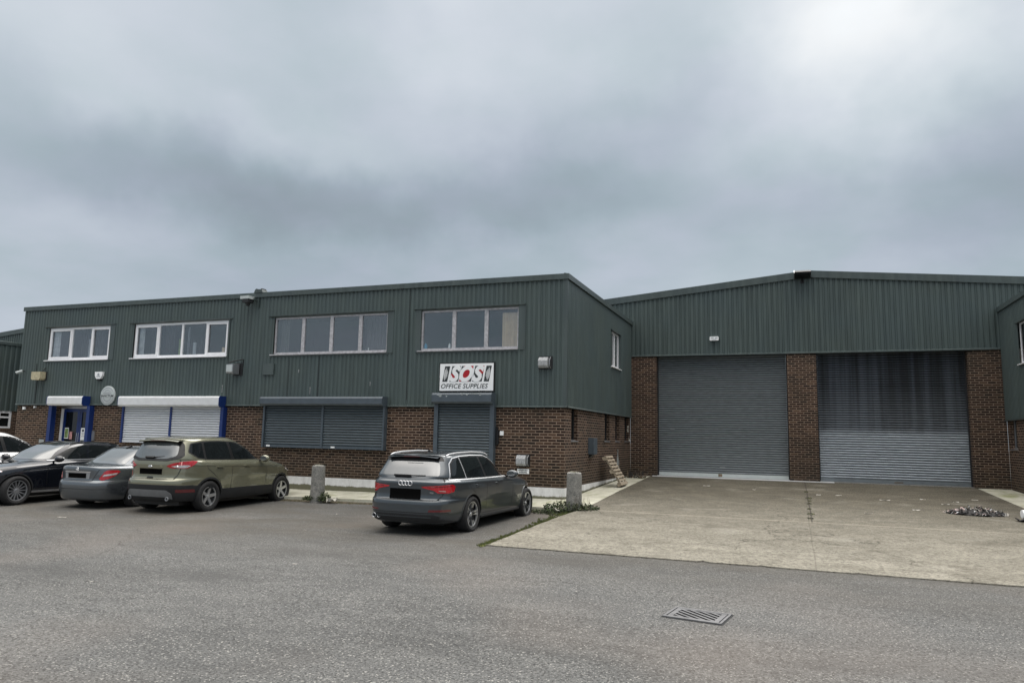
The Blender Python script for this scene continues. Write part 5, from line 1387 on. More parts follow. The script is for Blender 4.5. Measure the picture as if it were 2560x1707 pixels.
# rear glass and spoiler
ec.panel('rear_window', rounded([(-.62, 1.035), (.62, 1.035), (.57, 1.20), (.52, 1.285), (-.52, 1.285), (-.57, 1.20)], .04), 'rear', M['carglass_pale'], off=.004)
ec.panel('tailgate_trim', rounded([(-.60, 1.292), (.60, 1.292), (.54, 1.375), (-.54, 1.375)], .02), 'rear', M['black'], off=.003)
sp = MB(); 
yy2 = [-.52 + 1.04 * k / 16 for k in range(17)]
def spz(y): return 1.385 - .03 * (y / .52) ** 2 
for a, b in zip(yy2[:-1], yy2[1:]):
    A = [(-.55, a, spz(a) + .018), (-.68, a, spz(a) + .006), (-.725, a, spz(a) - .008), (-.715, a, spz(a) - .020), (-.62, a, spz(a) - .020)]; B = [(q[0], b, q[2] - spz(a) + spz(b)) for q in A]
    for i in range(5): sp.face([A[i], B[i], B[(i + 1) % 5], A[(i + 1) % 5]])
sp.build('spoiler', M['paint_grey'], ec.r, smooth=True)
MB().box(-.76, -.75, -.16, .16, 1.362, 1.374).build('brake_lamp', M['red_dark'], ec.r)
# roof rails
for sg in (1, -1):
    rl = MB(); pts = [(-.52, 1.38), (-.40, 1.412), (-.1, 1.436), (.5, 1.448), (1.0, 1.436), (1.2, 1.412), (1.30, 1.375)]
    for a, b in zip(pts[:-1], pts[1:]): rl.tube((a[0], sg * .58, a[1] + .003), (b[0], sg * .58, b[1] + .003), .014, .014, 8)
    rl.build('roof_rail', M['bright'], ec.r, smooth=True)
MB().prism([(-.02, 1.44), (-.14, 1.44), (-.13, 1.475), (-.10, 1.482)], 'y', -.015, .015).build('aerial', M['black'], ec.r)
# wiper
MB().box(-.90, -.855, -.06, .27, 1.02, 1.05).tube((-.885, -.06, 1.04), (-.86, -.36, 1.045), .008, .005, 6).build('wiper', M['black'], ec.r)
# tail lights: rear part (on tailgate) and corner part
L1 = rounded([(.30, .865), (.86, .895), (.90, .86), (.885, .775), (.80, .735), (.60, .745), (.48, .80), (.32, .835)], .02)
for sg in (1, -1):
    t = ec.panel('tail_light', rounded([(-3, .850), (20, .868), (48, .885), (62, .893), (69, .855), (65, .765), (52, .738), (30, .742), (22, .79), (0, .828)], .01), 'rad', M['red'], off=.008, sg=sg, c=(-.40, .35), grid=.03, gu=4)
    ec.panel('light_bar', [(10, .835), (60, .862), (60, .872), (10, .845)], 'rad', M['red_dark'], off=.011, sg=sg, c=(-.40, .35), grid=.03, gu=4, parent=t)
    ec.panel('reversing_lens', [(31, .775), (45, .765), (45, .782), (32, .79)], 'rad', M['pink'], off=.011, sg=sg, c=(-.40, .35), grid=.03, gu=4, parent=t)
    ec.panel('reflector', [(.50, .425), (.80, .425), (.80, .452), (.52, .452)] if sg > 0 else [(-.50, .42), (-.80, .42), (-.80, .458), (-.52, .458)], 'rear', M['red_dark'], off=.005)
    ec.line(ec.panel('shut_line', band([(sg * .68, 1.0), (sg * .72, .9), (sg * .72, .82), (sg * .69, .69), (sg * .62, .615)], .012), 'rear', M['black'], off=.0015))
ec.line(ec.panel('shut_line', band([(-.62, .612), (.62, .612)], .014), 'rear', M['black'], off=.0015))
ec.panel('number_plate', [(-.31, .63), (.31, .63), (.31, .805), (-.31, .805)], 'rear', M['plate'], off=.012)
ec.panel('diffuser', rounded([(-.80, .245), (.80, .245), (.68, .34), (.60, .375), (-.60, .375), (-.68, .34)], .03), 'rear', M['black_trim'], off=.006)
ec.panel('bumper_lip', band([(-.78, .40), (.78, .40)], .012), 'rear', M['black'], off=.004)
ec.panel('bumper_strip', band([(-.55, .325), (.55, .325), (.68, .30), (.74, .255)], .016), 'rear', M['paint_grey'], off=.014)
for y in (.50, .60):
    MB().lathe([(.035, 0), (.042, -.03), (.036, -.035), (.030, -.03), (.028, .03)], 'x', 20, (-.955, y, .315)).build('exhaust_tip', M['satin'], ec.r, smooth=True)
lg = MB()
for k in range(4):
    q = ring_mb(-.0975 + .065 * k, .90, .046, .014, rear_x(ec, 0, .85) - .008 - (k % 2) * .002); i = len(lg.v); lg.v += q.v; lg.f += [tuple(i + a for a in f) for f in q.f]; lg.m += q.m
lg.build('emblem', M['bright'], ec.r)
def badge(car, txt, y, z, w, h):
    t = text_mb(txt, .05, .003, 0, .001, (w, h)); x = rear_x(car, y, z) - .006
    t.v = [(x + v[1], y - v[0], z + v[2]) for v in t.v]; t.build('badge', M['chrome'], car.r)
badge(ec, 'A4', .66, .72, .085, .033); badge(ec, 'TDI', -.49, .735, .075, .024)
# doors, sills, handles, filler flap
ec.gap([(.66, .95), (.62, .70), (.60, .40), (.62, .32)]); ec.gap([(-.12, .955), (-.10, .83), (.10, .72), (.30, .55), (.40, .40), (.42, .32)]); ec.gap([(1.85, .93), (1.96, .75), (1.93, .45), (1.90, .32)]); ec.gap([(.42, .315), (1.90, .315)])
ec.gap([(-.80, .905), (-.1, .885), (1.9, .865)], w=.006, mat=M['black_trim'])
ec.sides('sill_trim', rounded([(.42, .235), (2.40, .235), (2.40, .262), (.42, .262)], .01), 'side', M['black_trim'], off=.02)
for x in (.12, 1.05): ec.sides('door_handle', rounded([(x, .835), (x + .19, .835), (x + .19, .862), (x, .862)], .012), 'side', M['paint_grey'], off=.028, back=.03)
ec.mirror(1.72, 1.0, .86, M['paint_grey'], scale=1.05)
ec.panel('windscreen', rounded([(-.66, 1.02), (.66, 1.02), (.60, 1.2), (.54, 1.36), (-.54, 1.36), (-.60, 1.2)], .05), 'front', M['carglass'], off=.004)
ec.sides('headlight', rounded([(3.1, .70), (3.62, .64), (3.60, .74), (3.2, .79)], .02), 'side', M['clear'], off=.005)
ec.arch_trim(M['paint_grey'], .022, -.05)

# ---------- olive green SUV
SL = [
 (.24, [(-1, .70), (0, .76), (2.7, .76), (3.6, .62)], -.70, 3.30, 5, 4),
 (.27, [(-1, .79), (0, .86), (2.7, .86), (3.6, .74)], -.84, 3.45, 5, 4),
 (.38, [(-1, .83), (0, .895), (2.7, .895), (3.6, .80)], -.90, 3.55, 5, 3.6),
 (.56, [(-1, .86), (0, .915), (1.4, .895), (2.7, .915), (3.6, .83)], -.935, 3.59, 5, 3.4),
 (.70, [(-1, .86), (0, .92), (1.4, .90), (2.7, .92), (3.6, .83)], -.935, 3.60, 5, 3.4),
 (.735, [(-1, .86), (0, .918), (1.4, .905), (2.7, .918), (3.6, .83)], -.91, 3.59, 5, 3.4),
 (.775, [(-1, .86), (0, .915), (1.4, .912), (2.7, .918), (3.6, .82)], -.865, 3.58, 5, 3.4),
 ([(-1, .92), (1.4, .90), (2.7, .88), (3.6, .80)], [(-1, .855), (0, .91), (1.4, .912), (2.7, .905), (3.6, .80)], -.855, 3.54, 5, 3.4),
 ([(-1, 1.07), (1.4, 1.02), (2.6, .99), (3.2, .92), (3.6, .86)], [(-1, .84), (0, .895), (1.4, .90), (2.7, .87), (3.6, .74)], -.86, 3.44, 5, 3.4),
 ([(-1, 1.13), (1.4, 1.08), (2.4, 1.06), (3.0, 1.0), (3.5, .93)], [(-1, .81), (0, .865), (1.4, .87), (2.5, .81), (3.5, .64)], -.85, 3.25, 5.5, 3.4),
 ([(-1, 1.17), (1.4, 1.13), (2.2, 1.12), (2.8, 1.06), (3.2, 1.0)], [(-1, .785), (0, .82), (1.4, .82), (2.3, .74), (3.2, .55)], -.83, 2.75, 6, 4),
 ([(-1, 1.20), (1.4, 1.17), (2.2, 1.16)], [(-1, .77), (0, .80), (1.4, .80), (2.2, .70)], -.81, 2.15, 6.5, 4),
 ([(-1, 1.40), (1.4, 1.41), (2.0, 1.38)], [(-1, .69), (0, .725), (1.4, .73), (2.0, .65)], -.70, 1.68, 7, 4.5),
 ([(-.7, 1.575), (0, 1.61), (.8, 1.62), (1.4, 1.57)], [(-1, .60), (0, .645), (1.4, .63)], -.60, 1.26, 8, 5),
 ([(-.7, 1.62), (0, 1.655), (.8, 1.665), (1.3, 1.61)], [(-1, .53), (0, .57), (1.4, .55)], -.66, 1.15, 8, 5),
 ([(-.7, 1.635), (0, 1.68), (.8, 1.69), (1.2, 1.64)], [(-1, .36), (1.4, .38)], -.66, 1.02, 6, 5),
 ([(-.6, 1.645), (0, 1.69), (.8, 1.70), (1.0, 1.67)], [(-1, .0), (1.4, .0)], -.62, .95, 4, 4),
]
M['paint_olive'] = m_paint('olive_green_paint', (.215, .213, .150), .5, .22)
SP_ = dict(wb=2.69, tr=.80, tz=.345, ar=.39)
kc = Car('suv_car', (-8.04, -4.55, -.292), math.radians(92.0), 'olive green SUV parked nose to the wall in front of the white shutters', SL, M['paint_olive'], SP_)
kc.wheels('five', .345, .225, .235, M['alloy'], M['alloy_dark'])
kc.sides('window_surround', rounded([(-.54, 1.335), (-.30, 1.20), (.0, 1.165), (1.0, 1.15), (1.98, 1.145), (1.60, 1.36), (1.30, 1.50), (1.0, 1.575), (.4, 1.60), (-.1, 1.585), (-.44, 1.535)], .04), 'side', M['black'], off=.002)
sideglass(kc, [([(-.50, 1.35), (-.28, 1.225), (-.12, 1.20), (-.12, 1.555), (-.42, 1.52)], .03), ([(-.05, 1.19), (.78, 1.175), (.70, 1.575), (.2, 1.575), (-.05, 1.56)], .03), ([(.88, 1.175), (1.78, 1.165), (1.45, 1.37), (1.18, 1.49), (.97, 1.55), (.80, 1.565)], .03)])
kc.panel('rear_surround', rounded([(-.70, 1.25), (-.64, 1.19), (-.4, 1.145), (.4, 1.145), (.64, 1.19), (.70, 1.25), (.61, 1.50), (.54, 1.575), (-.54, 1.575), (-.61, 1.50)], .03), 'rear', M['black'], off=.012)
kc.panel('rear_window', rounded([(-.60, 1.25), (-.38, 1.19), (.38, 1.19), (.60, 1.25), (.54, 1.47), (.45, 1.535), (-.45, 1.535), (-.54, 1.47)], .07), 'rear', M['carglass_pale'], off=.015)
sp = MB()
def spz2(y): return 1.615 - .03 * (y / .55) ** 2
yy2 = [-.56 + 1.12 * k / 16 for k in range(17)]
for a, b in zip(yy2[:-1], yy2[1:]):
    A = [(-.50, a, spz2(a) + .022), (-.68, a, spz2(a) + .006), (-.715, a, spz2(a) - .015), (-.70, a, spz2(a) - .035), (-.58, a, spz2(a) - .035)]; B = [(q[0], b, q[2] - spz2(a) + spz2(b)) for q in A]
    for i in range(5): sp.face([A[i], B[i], B[(i + 1) % 5], A[(i + 1) % 5]])
sp.build('spoiler', M['paint_olive'], kc.r, smooth=True)
MB().box(-.722, -.71, -.2, .2, 1.588, 1.600).build('brake_lamp', M['red_dark'], kc.r)
MB().prism([(-.84, 1.245), (-.80, 1.20), (-.815, 1.185), (-.86, 1.22)], 'y', -.05, .20).tube((-.82, -.05, 1.225), (-.80, -.30, 1.245), .012, .006, 6).build('wiper', M['black'], kc.r)
for sg in (1, -1):
    t = kc.panel('tail_light', rounded([(8, 1.035), (24, 1.10), (46, 1.135), (76, 1.150), (92, 1.14), (78, 1.055), (60, .985), (34, .985), (18, 1.0)], .01), 'rad', M['red'], off=.008, sg=sg, c=(-.35, .35), grid=.03, gu=4)
    kc.panel('clear_lens', rounded([(20, 1.03), (34, 1.0), (58, .998), (68, 1.04), (60, 1.058), (34, 1.055)], .005), 'rad', M['clear'], off=.011, sg=sg, c=(-.35, .35), grid=.03, gu=4, parent=t)
    kc.panel('reflector', rounded([(sg * .66, .46), (sg * .84, .46), (sg * .84, .53), (sg * .66, .53)], .01), 'rear', M['red_dark'], off=.013)
    kc.line(kc.panel('shut_line', band([(sg * .66, 1.18), (sg * .70, 1.08), (sg * .68, .95), (sg * .65, .84), (sg * .60, .745), (sg * .55, .66)], .012), 'rear', M['black'], off=.0015))
kc.line(kc.panel('shut_line', band([(-.60, .748), (.60, .748)], .010), 'rear', M['black'], off=.0015))
kc.panel('lower_bumper', rounded([(-.93, .26), (.93, .26), (.93, .60), (.62, .625), (-.62, .625), (-.93, .60)], .02), 'rear', M['black_trim'], off=.008)
kc.sides('lower_bumper', [(-.92, .30), (-.40, .27), (-.40, .50), (-.46, .62), (-.92, .60)], 'side', M['black_trim'], off=.008)
kc.panel('skid_plate', rounded([(-.60, .31), (-.50, .365), (.50, .365), (.60, .31), (.60, .44), (.50, .515), (-.50, .515), (-.60, .44)], .03), 'rear', M['skid'], off=.016)
kc.panel('number_plate', [(-.31, .85), (.31, .85), (.31, .97), (-.31, .97)], 'rear', M['plate'], off=.010)
kc.panel('plate_light_trim', rounded([(-.34, .985), (.34, .985), (.27, 1.055), (-.27, 1.055)], .02), 'rear', M['paint_olive'], off=.028)
kc.panel('plate_recess', rounded([(-.36, .82), (.36, .82), (.36, .982), (-.36, .982)], .02), 'rear', M['paint_olive'], off=.003)
em = MB().lathe([(0, -.008), (.04, -.006), (.045, 0)], 'x', 20, (0, 0, 0)).build('emblem', M['chrome'], kc.r, smooth=True); em.location = (rear_x(kc, 0, 1.02) - .034, 0, 1.02); em.scale = (1, 1.35, .62)
kc.panel('tailgate_handle', rounded([(-.09, .765), (.09, .765), (.07, .80), (-.07, .80)], .01), 'rear', M['black'], off=.006)
for y in (-.52, .52): MB().lathe([(.036, .02), (.045, -.03), (.038, -.034), (.030, -.03), (.028, .05)], 'x', 20, (-.855, y, .325)).build('exhaust_tip', M['satin'], kc.r, smooth=True)
kc.sides('sill_cladding', rounded([(.36, .27), (2.34, .27), (2.30, .50), (.40, .50)], .02), 'side', M['black_trim'], off=.010)
kc.arch_trim(M['black_trim'], .045, -.10)
kc.gap([(.74, 1.14), (.72, .85), (.70, .50)]); kc.gap([(-.10, 1.17), (-.08, .98), (.12, .84), (.32, .68), (.40, .50)]); kc.gap([(1.95, 1.12), (2.02, .85), (1.98, .50)]); 
kc.gap([(-.45, 1.04), (.8, 1.0), (2.5, .96)], w=.006, mat=M['black_trim'])
for x in (.20, 1.16): kc.sides('door_handle', rounded([(x, .99), (x + .20, .985), (x + .20, 1.015), (x, 1.02)], .012), 'side', M['paint_olive'], off=.03, back=.03)
kc.mirror(1.80, 1.17, .87, M['paint_olive'], scale=1.1)
kc.panel('windscreen', rounded([(-.66, 1.20), (.66, 1.20), (.60, 1.4), (.54, 1.58), (-.54, 1.58), (-.60, 1.4)], .05), 'front', M['carglass'], off=.004)
kc.sides('headlight', rounded([(2.98, .86), (3.50, .78), (3.50, .90), (3.10, .99)], .03), 'side', M['clear'], off=.006)

# ---------- white SUV further left (same proportions), only partly in view
wc = Car('suv_car', (-14.98, -5.25, -.29), math.radians(90.0), 'white car at the left edge behind the black car', SL, plain('white_car_paint', (.72, .73, .74), .3, 0, 1, var=.03), SP_)
wc.wheels('five', .345, .225)
wc.sides('window_surround', rounded([(-.54, 1.335), (-.30, 1.20), (.0, 1.165), (1.0, 1.15), (1.98, 1.145), (1.60, 1.36), (1.30, 1.50), (1.0, 1.575), (.4, 1.60), (-.1, 1.585), (-.44, 1.535)], .04), 'side', M['black'], off=.002)
sideglass(wc, [([(-.50, 1.35), (-.28, 1.225), (-.12, 1.20), (-.12, 1.555), (-.42, 1.52)], .03), ([(-.05, 1.19), (.78, 1.175), (.70, 1.575), (.2, 1.575), (-.05, 1.56)], .03), ([(.88, 1.175), (1.78, 1.165), (1.45, 1.37), (1.18, 1.49), (.97, 1.55), (.80, 1.565)], .03)])
wc.panel('windscreen', rounded([(-.66, 1.20), (.66, 1.20), (.60, 1.4), (.54, 1.58), (-.54, 1.58), (-.60, 1.4)], .05), 'front', M['carglass'], off=.004)
wc.panel('rear_window', rounded([(-.56, 1.25), (.56, 1.25), (.50, 1.46), (.40, 1.525), (-.40, 1.525), (-.50, 1.46)], .07), 'rear', M['carglass'], off=.006)
for sg in (1, -1): wc.panel('tail_light', rounded([(26, .985), (36, 1.045), (52, 1.085), (78, 1.095), (94, 1.085), (80, 1.0), (62, .935), (40, .945)], .01), 'rad', M['red'], off=.008, sg=sg, c=(-.35, .35), grid=.03, gu=4)
wc.sides('headlight', rounded([(2.98, .86), (3.50, .78), (3.50, .90), (3.10, .99)], .03), 'side', M['clear'], off=.006)
wc.gap([(.74, 1.14), (.72, .85), (.70, .50)]); wc.mirror(1.80, 1.17, .87, M['sign_white'])

# ---------- silver grey saloon
ZL = [
 (.20, [(-1, .68), (0, .74), (2.8, .74), (3.6, .60)], -.80, 3.30, 5, 4),
 (.23, [(-1, .76), (0, .82), (2.8, .82), (3.6, .72)], -.96, 3.44, 5, 4),
 (.34, [(-1, .80), (0, .865), (2.8, .865), (3.6, .78)], -1.01, 3.52, 5, 3.8),
 (.50, [(-1, .825), (0, .88), (1.4, .865), (2.8, .88), (3.6, .80)], -1.04, 3.54, 5, 3.6),
 (.60, [(-1, .825), (0, .885), (1.4, .87), (2.8, .885), (3.6, .80)], -1.035, 3.54, 5, 3.6),
 (.64, [(-1, .82), (0, .885), (1.4, .875), (2.8, .885), (3.6, .80)], -1.01, 3.53, 5, 3.6),
 (.67, [(-1, .815), (0, .88), (1.4, .88), (2.8, .88), (3.6, .79)], -.985, 3.52, 5, 3.6),
 ([(-1, .82), (1.4, .80), (2.8, .79), (3.6, .70)], [(-1, .80), (0, .87), (1.4, .88), (2.8, .87), (3.6, .77)], -.985, 3.48, 5, 3.5),
 ([(-1, .955), (0, .93), (1.4, .89), (2.6, .86), (3.3, .79), (3.6, .72)], [(-1, .76), (0, .855), (1.4, .87), (2.8, .84), (3.6, .72)], -.985, 3.38, 5, 3.5),
 ([(-1, .985), (0, .97), (1.4, .93), (2.4, .90), (3.2, .83), (3.6, .77)], [(-1, .70), (0, .82), (1.4, .84), (2.6, .79), (3.6, .64)], -.955, 3.2, 5, 3.5),
 ([(-1, .995), (-.3, 1.0), (1.4, .965), (2.2, .96), (2.9, .89)], [(-1, .62), (0, .79), (1.4, .80), (2.3, .73), (3.2, .56)], -.72, 2.8, 4.5, 4),
 ([(-.5, 1.02), (0, 1.01), (1.4, .99), (2.2, .985)], [(-.6, .68), (0, .765), (1.4, .775), (2.2, .70)], -.36, 2.12, 5, 4),
 ([(-.3, 1.19), (1.4, 1.20), (2.0, 1.19)], [(-.3, .62), (0, .69), (1.4, .70), (2.0, .64)], -.02, 1.72, 5, 4.5),
 ([(0, 1.335), (.3, 1.365), (.9, 1.385), (1.4, 1.35)], [(0, .56), (.5, .60), (1.4, .60)], .32, 1.36, 6, 5),
 ([(.2, 1.36), (.5, 1.40), (.9, 1.415), (1.3, 1.38)], [(0, .50), (1.4, .52)], .40, 1.24, 6, 5),
 ([(.3, 1.375), (.5, 1.415), (.9, 1.43), (1.2, 1.395)], [(0, .32), (1.4, .34)], .46, 1.12, 5, 5),
 ([(.4, 1.40), (.7, 1.43), (.9, 1.436), (1.0, 1.425)], [(0, .0), (1.4, .0)], .52, 1.0, 4, 4),
]
M['paint_silver'] = m_paint('mid_grey_metallic_paint', (.125, .140, .155), .65, .25)
sc_ = Car('saloon_car', (-10.18, -4.50, -.32), math.radians(91.5), 'mid grey saloon parked between the black car and the olive SUV', ZL, M['paint_silver'], dict(wb=2.76, tr=.77, tz=.315, ar=.355))
sc_.wheels('seven', .315, .215, .22)
sc_.panel('rear_window', [(-.32, -.60), (.0, -.56), (.29, -.50), (.33, 0), (.29, .50), (.0, .56), (-.32, .60), (-.36, 0)], 'top', M['carglass_pale'], off=.004)
sc_.sides('side_window', rounded([(-.12, 1.045), (1.78, 1.01), (1.42, 1.20), (1.18, 1.31), (.85, 1.345), (.5, 1.325), (.15, 1.235)], .04), 'side', M['carglass'], off=.004)
for sg in (1, -1):
    t = sc_.panel('tail_light', rounded([(31, .70), (42, .865), (50, .90), (77, .90), (83, .87), (70, .775), (52, .70), (38, .665)], .01), 'rad', M['red'], off=.008, sg=sg, c=(-.45, .30), grid=.03, gu=4)
    sc_.panel('clear_lens', rounded([(38, .755), (72, .80), (76, .845), (42, .80)], .005), 'rad', M['clear'], off=.011, sg=sg, c=(-.45, .30), grid=.03, gu=4, parent=t)
    sc_.line(sc_.panel('shut_line', band([(sg * .60, .97), (sg * .56, .90), (sg * .50, .78), (sg * .44, .66)], .010), 'rear', M['black'], off=.0015))
sc_.panel('plate_surround', rounded([(-.36, .70), (.36, .70), (.38, .865), (-.38, .865)], .02), 'rear', M['satin'], off=.004)
sc_.panel('chrome_strip', rounded([(-.40, .845), (.40, .845), (.40, .868), (-.40, .868)], .005), 'rear', M['chrome'], off=.016)
sc_.panel('number_plate', [(-.27, .715), (.27, .715), (.27, .825), (-.27, .825)], 'rear', M['plate'], off=.012)
sc_.line(sc_.panel('shut_line', band([(-.44, .655), (.44, .655)], .010), 'rear', M['black'], off=.0015))
sc_.panel('bumper_crease', band([(-.82, .47), (.82, .47)], .008), 'rear', M['black_trim'], off=.002)
e = ring_mb(0, .92, .038, .007, rear_x(sc_, 0, .92) - .006)
for k in range(3):
    a = PI / 2 + k * 2 * PI / 3; e.tube((rear_x(sc_, 0, .92) - .008, 0, .92), (rear_x(sc_, 0, .92) - .008, .034 * math.cos(a), .92 + .034 * math.sin(a)), .006, .003, 6)
e.build('emblem', M['chrome'], sc_.r)
sc_.gap([(-.1, 1.0), (-.04, .9), (.2, .75), (.36, .5), (.36, .3)]); sc_.gap([(.75, .98), (.73, .6), (.75, .3)])
sc_.mirror(1.75, 1.01, .83, M['paint_silver'])
sc_.sides('headlight', rounded([(3.0, .70), (3.42, .64), (3.42, .76), (3.1, .81)], .02), 'side', M['clear'], off=.005)
sc_.panel('windscreen', rounded([(-.64, 1.01), (.64, 1.01), (.58, 1.2), (.52, 1.35), (-.52, 1.35), (-.58, 1.2)], .05), 'front', M['carglass'], off=.004)
MB().prism([(.50, 1.42), (.34, 1.38), (.34, 1.40), (.47, 1.455), (.50, 1.455)], 'y', -.02, .02).build('aerial', M['black'], sc_.r)

# ---------- black crossover facing the camera
GL = [
 (.23, [(-1, .68), (0, .74), (2.7, .74), (3.6, .60)], -.66, 3.30, 5, 4),
 (.26, [(-1, .76), (0, .84), (2.7, .84), (3.6, .72)], -.78, 3.42, 5, 4),
 (.36, [(-1, .80), (0, .88), (2.7, .88), (3.6, .78)], -.84, 3.52, 5, 3.6),
 (.52, [(-1, .83), (0, .895), (1.4, .885), (2.7, .895), (3.6, .81)], -.87, 3.56, 5, 3.4),
 (.66, [(-1, .83), (0, .90), (1.4, .89), (2.7, .90), (3.6, .81)], -.865, 3.56, 5, 3.4),
 (.75, [(-1, .82), (0, .895), (1.4, .895), (2.7, .90), (3.6, .80)], -.82, 3.54, 5, 3.4),
 ([(-1, .90), (1.4, .86), (2.7, .84), (3.6, .76)], [(-1, .81), (0, .885), (1.4, .89), (2.7, .885), (3.6, .77)], -.80, 3.49, 5, 3.4),
 ([(-1, .99), (1.4, .93), (2.6, .90), (3.2, .85), (3.6, .79)], [(-1, .79), (0, .865), (1.4, .875), (2.7, .85), (3.6, .70)], -.80, 3.38, 5, 3.4),
 ([(-1, 1.03), (1.4, .97), (2.4, .95), (3.0, .90), (3.5, .84)], [(-1, .76), (0, .84), (1.4, .85), (2.5, .79), (3.5, .60)], -.78, 3.15, 5.5, 3.4),
 ([(-1, 1.07), (1.4, 1.0), (2.2, .995), (2.8, .95)], [(-1, .73), (0, .80), (1.4, .80), (2.3, .72), (3.2, .52)], -.76, 2.7, 6, 4),
 ([(-1, 1.10), (1.4, 1.03), (2.2, 1.02)], [(-1, .70), (0, .775), (1.4, .785), (2.2, .70)], -.72, 2.12, 6, 4),
 ([(-1, 1.24), (1.4, 1.23), (2.0, 1.21)], [(-1, .63), (0, .70), (1.4, .71), (2.0, .65)], -.60, 1.72, 6, 4.5),
 ([(-.5, 1.36), (0, 1.40), (.8, 1.42), (1.4, 1.38)], [(-1, .55), (0, .61), (1.4, .61)], -.44, 1.32, 7, 5),
 ([(-.5, 1.39), (0, 1.44), (.8, 1.455), (1.3, 1.41)], [(-1, .47), (0, .53), (1.4, .53)], -.48, 1.20, 7, 5),
 ([(-.4, 1.40), (0, 1.46), (.8, 1.48), (1.2, 1.43)], [(-1, .32), (1.4, .36)], -.46, 1.08, 6, 5),
 ([(-.4, 1.41), (0, 1.47), (.8, 1.487), (1.0, 1.47)], [(-1, .0), (1.4, .0)], -.42, .98, 4, 4),
]
M['paint_black'] = m_paint('blue_black_paint', (.006, .008, .014), .3, .2)
gc = Car('crossover_car', (-12.83, -2.92, -.30), math.radians(-89.5), 'black crossover facing out with silver multi spoke wheel, at the left of the row', GL, M['paint_black'], dict(wb=2.70, tr=.80, tz=.335, ar=.375))
gc.wheels('multi', .335, .245, .235, M['satin'], M['alloy_dark'])
gc.panel('windscreen', rounded([(-.66, 1.045), (.66, 1.045), (.60, 1.22), (.53, 1.385), (-.53, 1.385), (-.60, 1.22)], .05), 'front', M['carglass_pale'], off=.005)
gc.sides('side_window', rounded([(.82, 1.055), (1.78, 1.045), (1.45, 1.22), (1.22, 1.325), (.95, 1.375), (.74, 1.385)], .03), 'side', M['carglass'], off=.004)
gc.sides('side_window', rounded([(-.10, 1.085), (.75, 1.06), (.67, 1.385), (.3, 1.385), (-.05, 1.36)], .03), 'side', M['carglass'], off=.004)
gc.sides('side_window', rounded([(-.52, 1.13), (-.16, 1.09), (-.12, 1.35), (-.38, 1.29)], .03), 'side', M['carglass'], off=.004)
gc.sides('chrome_strip', band([(-.5, 1.10), (0, 1.065), (.8, 1.035), (1.85, 1.022)], .022), 'side', M['satin'], off=.006)
gc.gap([(.78, 1.03), (.76, .7), (.78, .36)], mat=M['black']); gc.gap([(1.92, 1.0), (1.98, .7), (1.95, .36)])
for x in (.2, 1.12): gc.sides('door_handle', rounded([(x, .90), (x + .19, .895), (x + .19, .92), (x, .925)], .012), 'side', M['paint_black'], off=.03, back=.03)
gc.sides('sill_trim', rounded([(.40, .27), (2.32, .27), (2.32, .31), (.40, .31)], .01), 'side', M['satin'], off=.012)
gc.arch_trim(M['black_trim'], .035, -.08)
gc.mirror(1.74, 1.06, .84, M['paint_black'], scale=1.1)
gc.panel('grille', rounded([(-.42, .50), (.42, .50), (.46, .72), (-.46, .72)], .03), 'front', M['black_trim'], off=.006)
gc.sides('headlight', rounded([(3.0, .78), (3.44, .72), (3.42, .82), (3.08, .88)], .02), 'side', M['clear'], off=.006)
gc.panel('rear_window', rounded([(-.50, 1.12), (.50, 1.12), (.42, 1.33), (-.42, 1.33)], .05), 'rear', M['carglass'], off=.005)
for sg in (1, -1):
    rl = MB(); pts = [(-.30, 1.405), (0, 1.455), (.6, 1.475), (1.0, 1.455), (1.15, 1.425)]
    for a, b in zip(pts[:-1], pts[1:]): rl.tube((a[0], sg * .55, a[1]), (b[0], sg * .55, b[1]), .013, .013, 8)
    rl.build('roof_rail', M['black'], gc.r, smooth=True)

# ------------------------------------------------------------------ sky, sun, camera
world = bpy.data.worlds.new('World'); scene.world = world; world.use_nodes = True
nt = world.node_tree
for n in list(nt.nodes): nt.nodes.remove(n)
SUN_EL, SUN_AZ = math.radians(52), math.radians(12)      # azimuth clockwise from +Y
out = nt.nodes.new('ShaderNodeOutputWorld')
sky = nt.nodes.new('ShaderNodeTexSky'); sky.sky_type = 'NISHITA'; sky.sun_disc = False; sky.sun_elevation = SUN_EL; sky.sun_rotation = SUN_AZ
bg1 = nt.nodes.new('ShaderNodeBackground'); bg1.inputs[1].default_value = .06; L(nt, sky.outputs[0], bg1.inputs[0])
tc = nt.nodes.new('ShaderNodeTexCoord'); nrm = nt.nodes.new('ShaderNodeVectorMath'); nrm.operation = 'NORMALIZE'; L(nt, tc.outputs['Generated'], nrm.inputs[0])
sep = nt.nodes.new('ShaderNodeSeparateXYZ'); L(nt, nrm.outputs[0], sep.inputs[0])
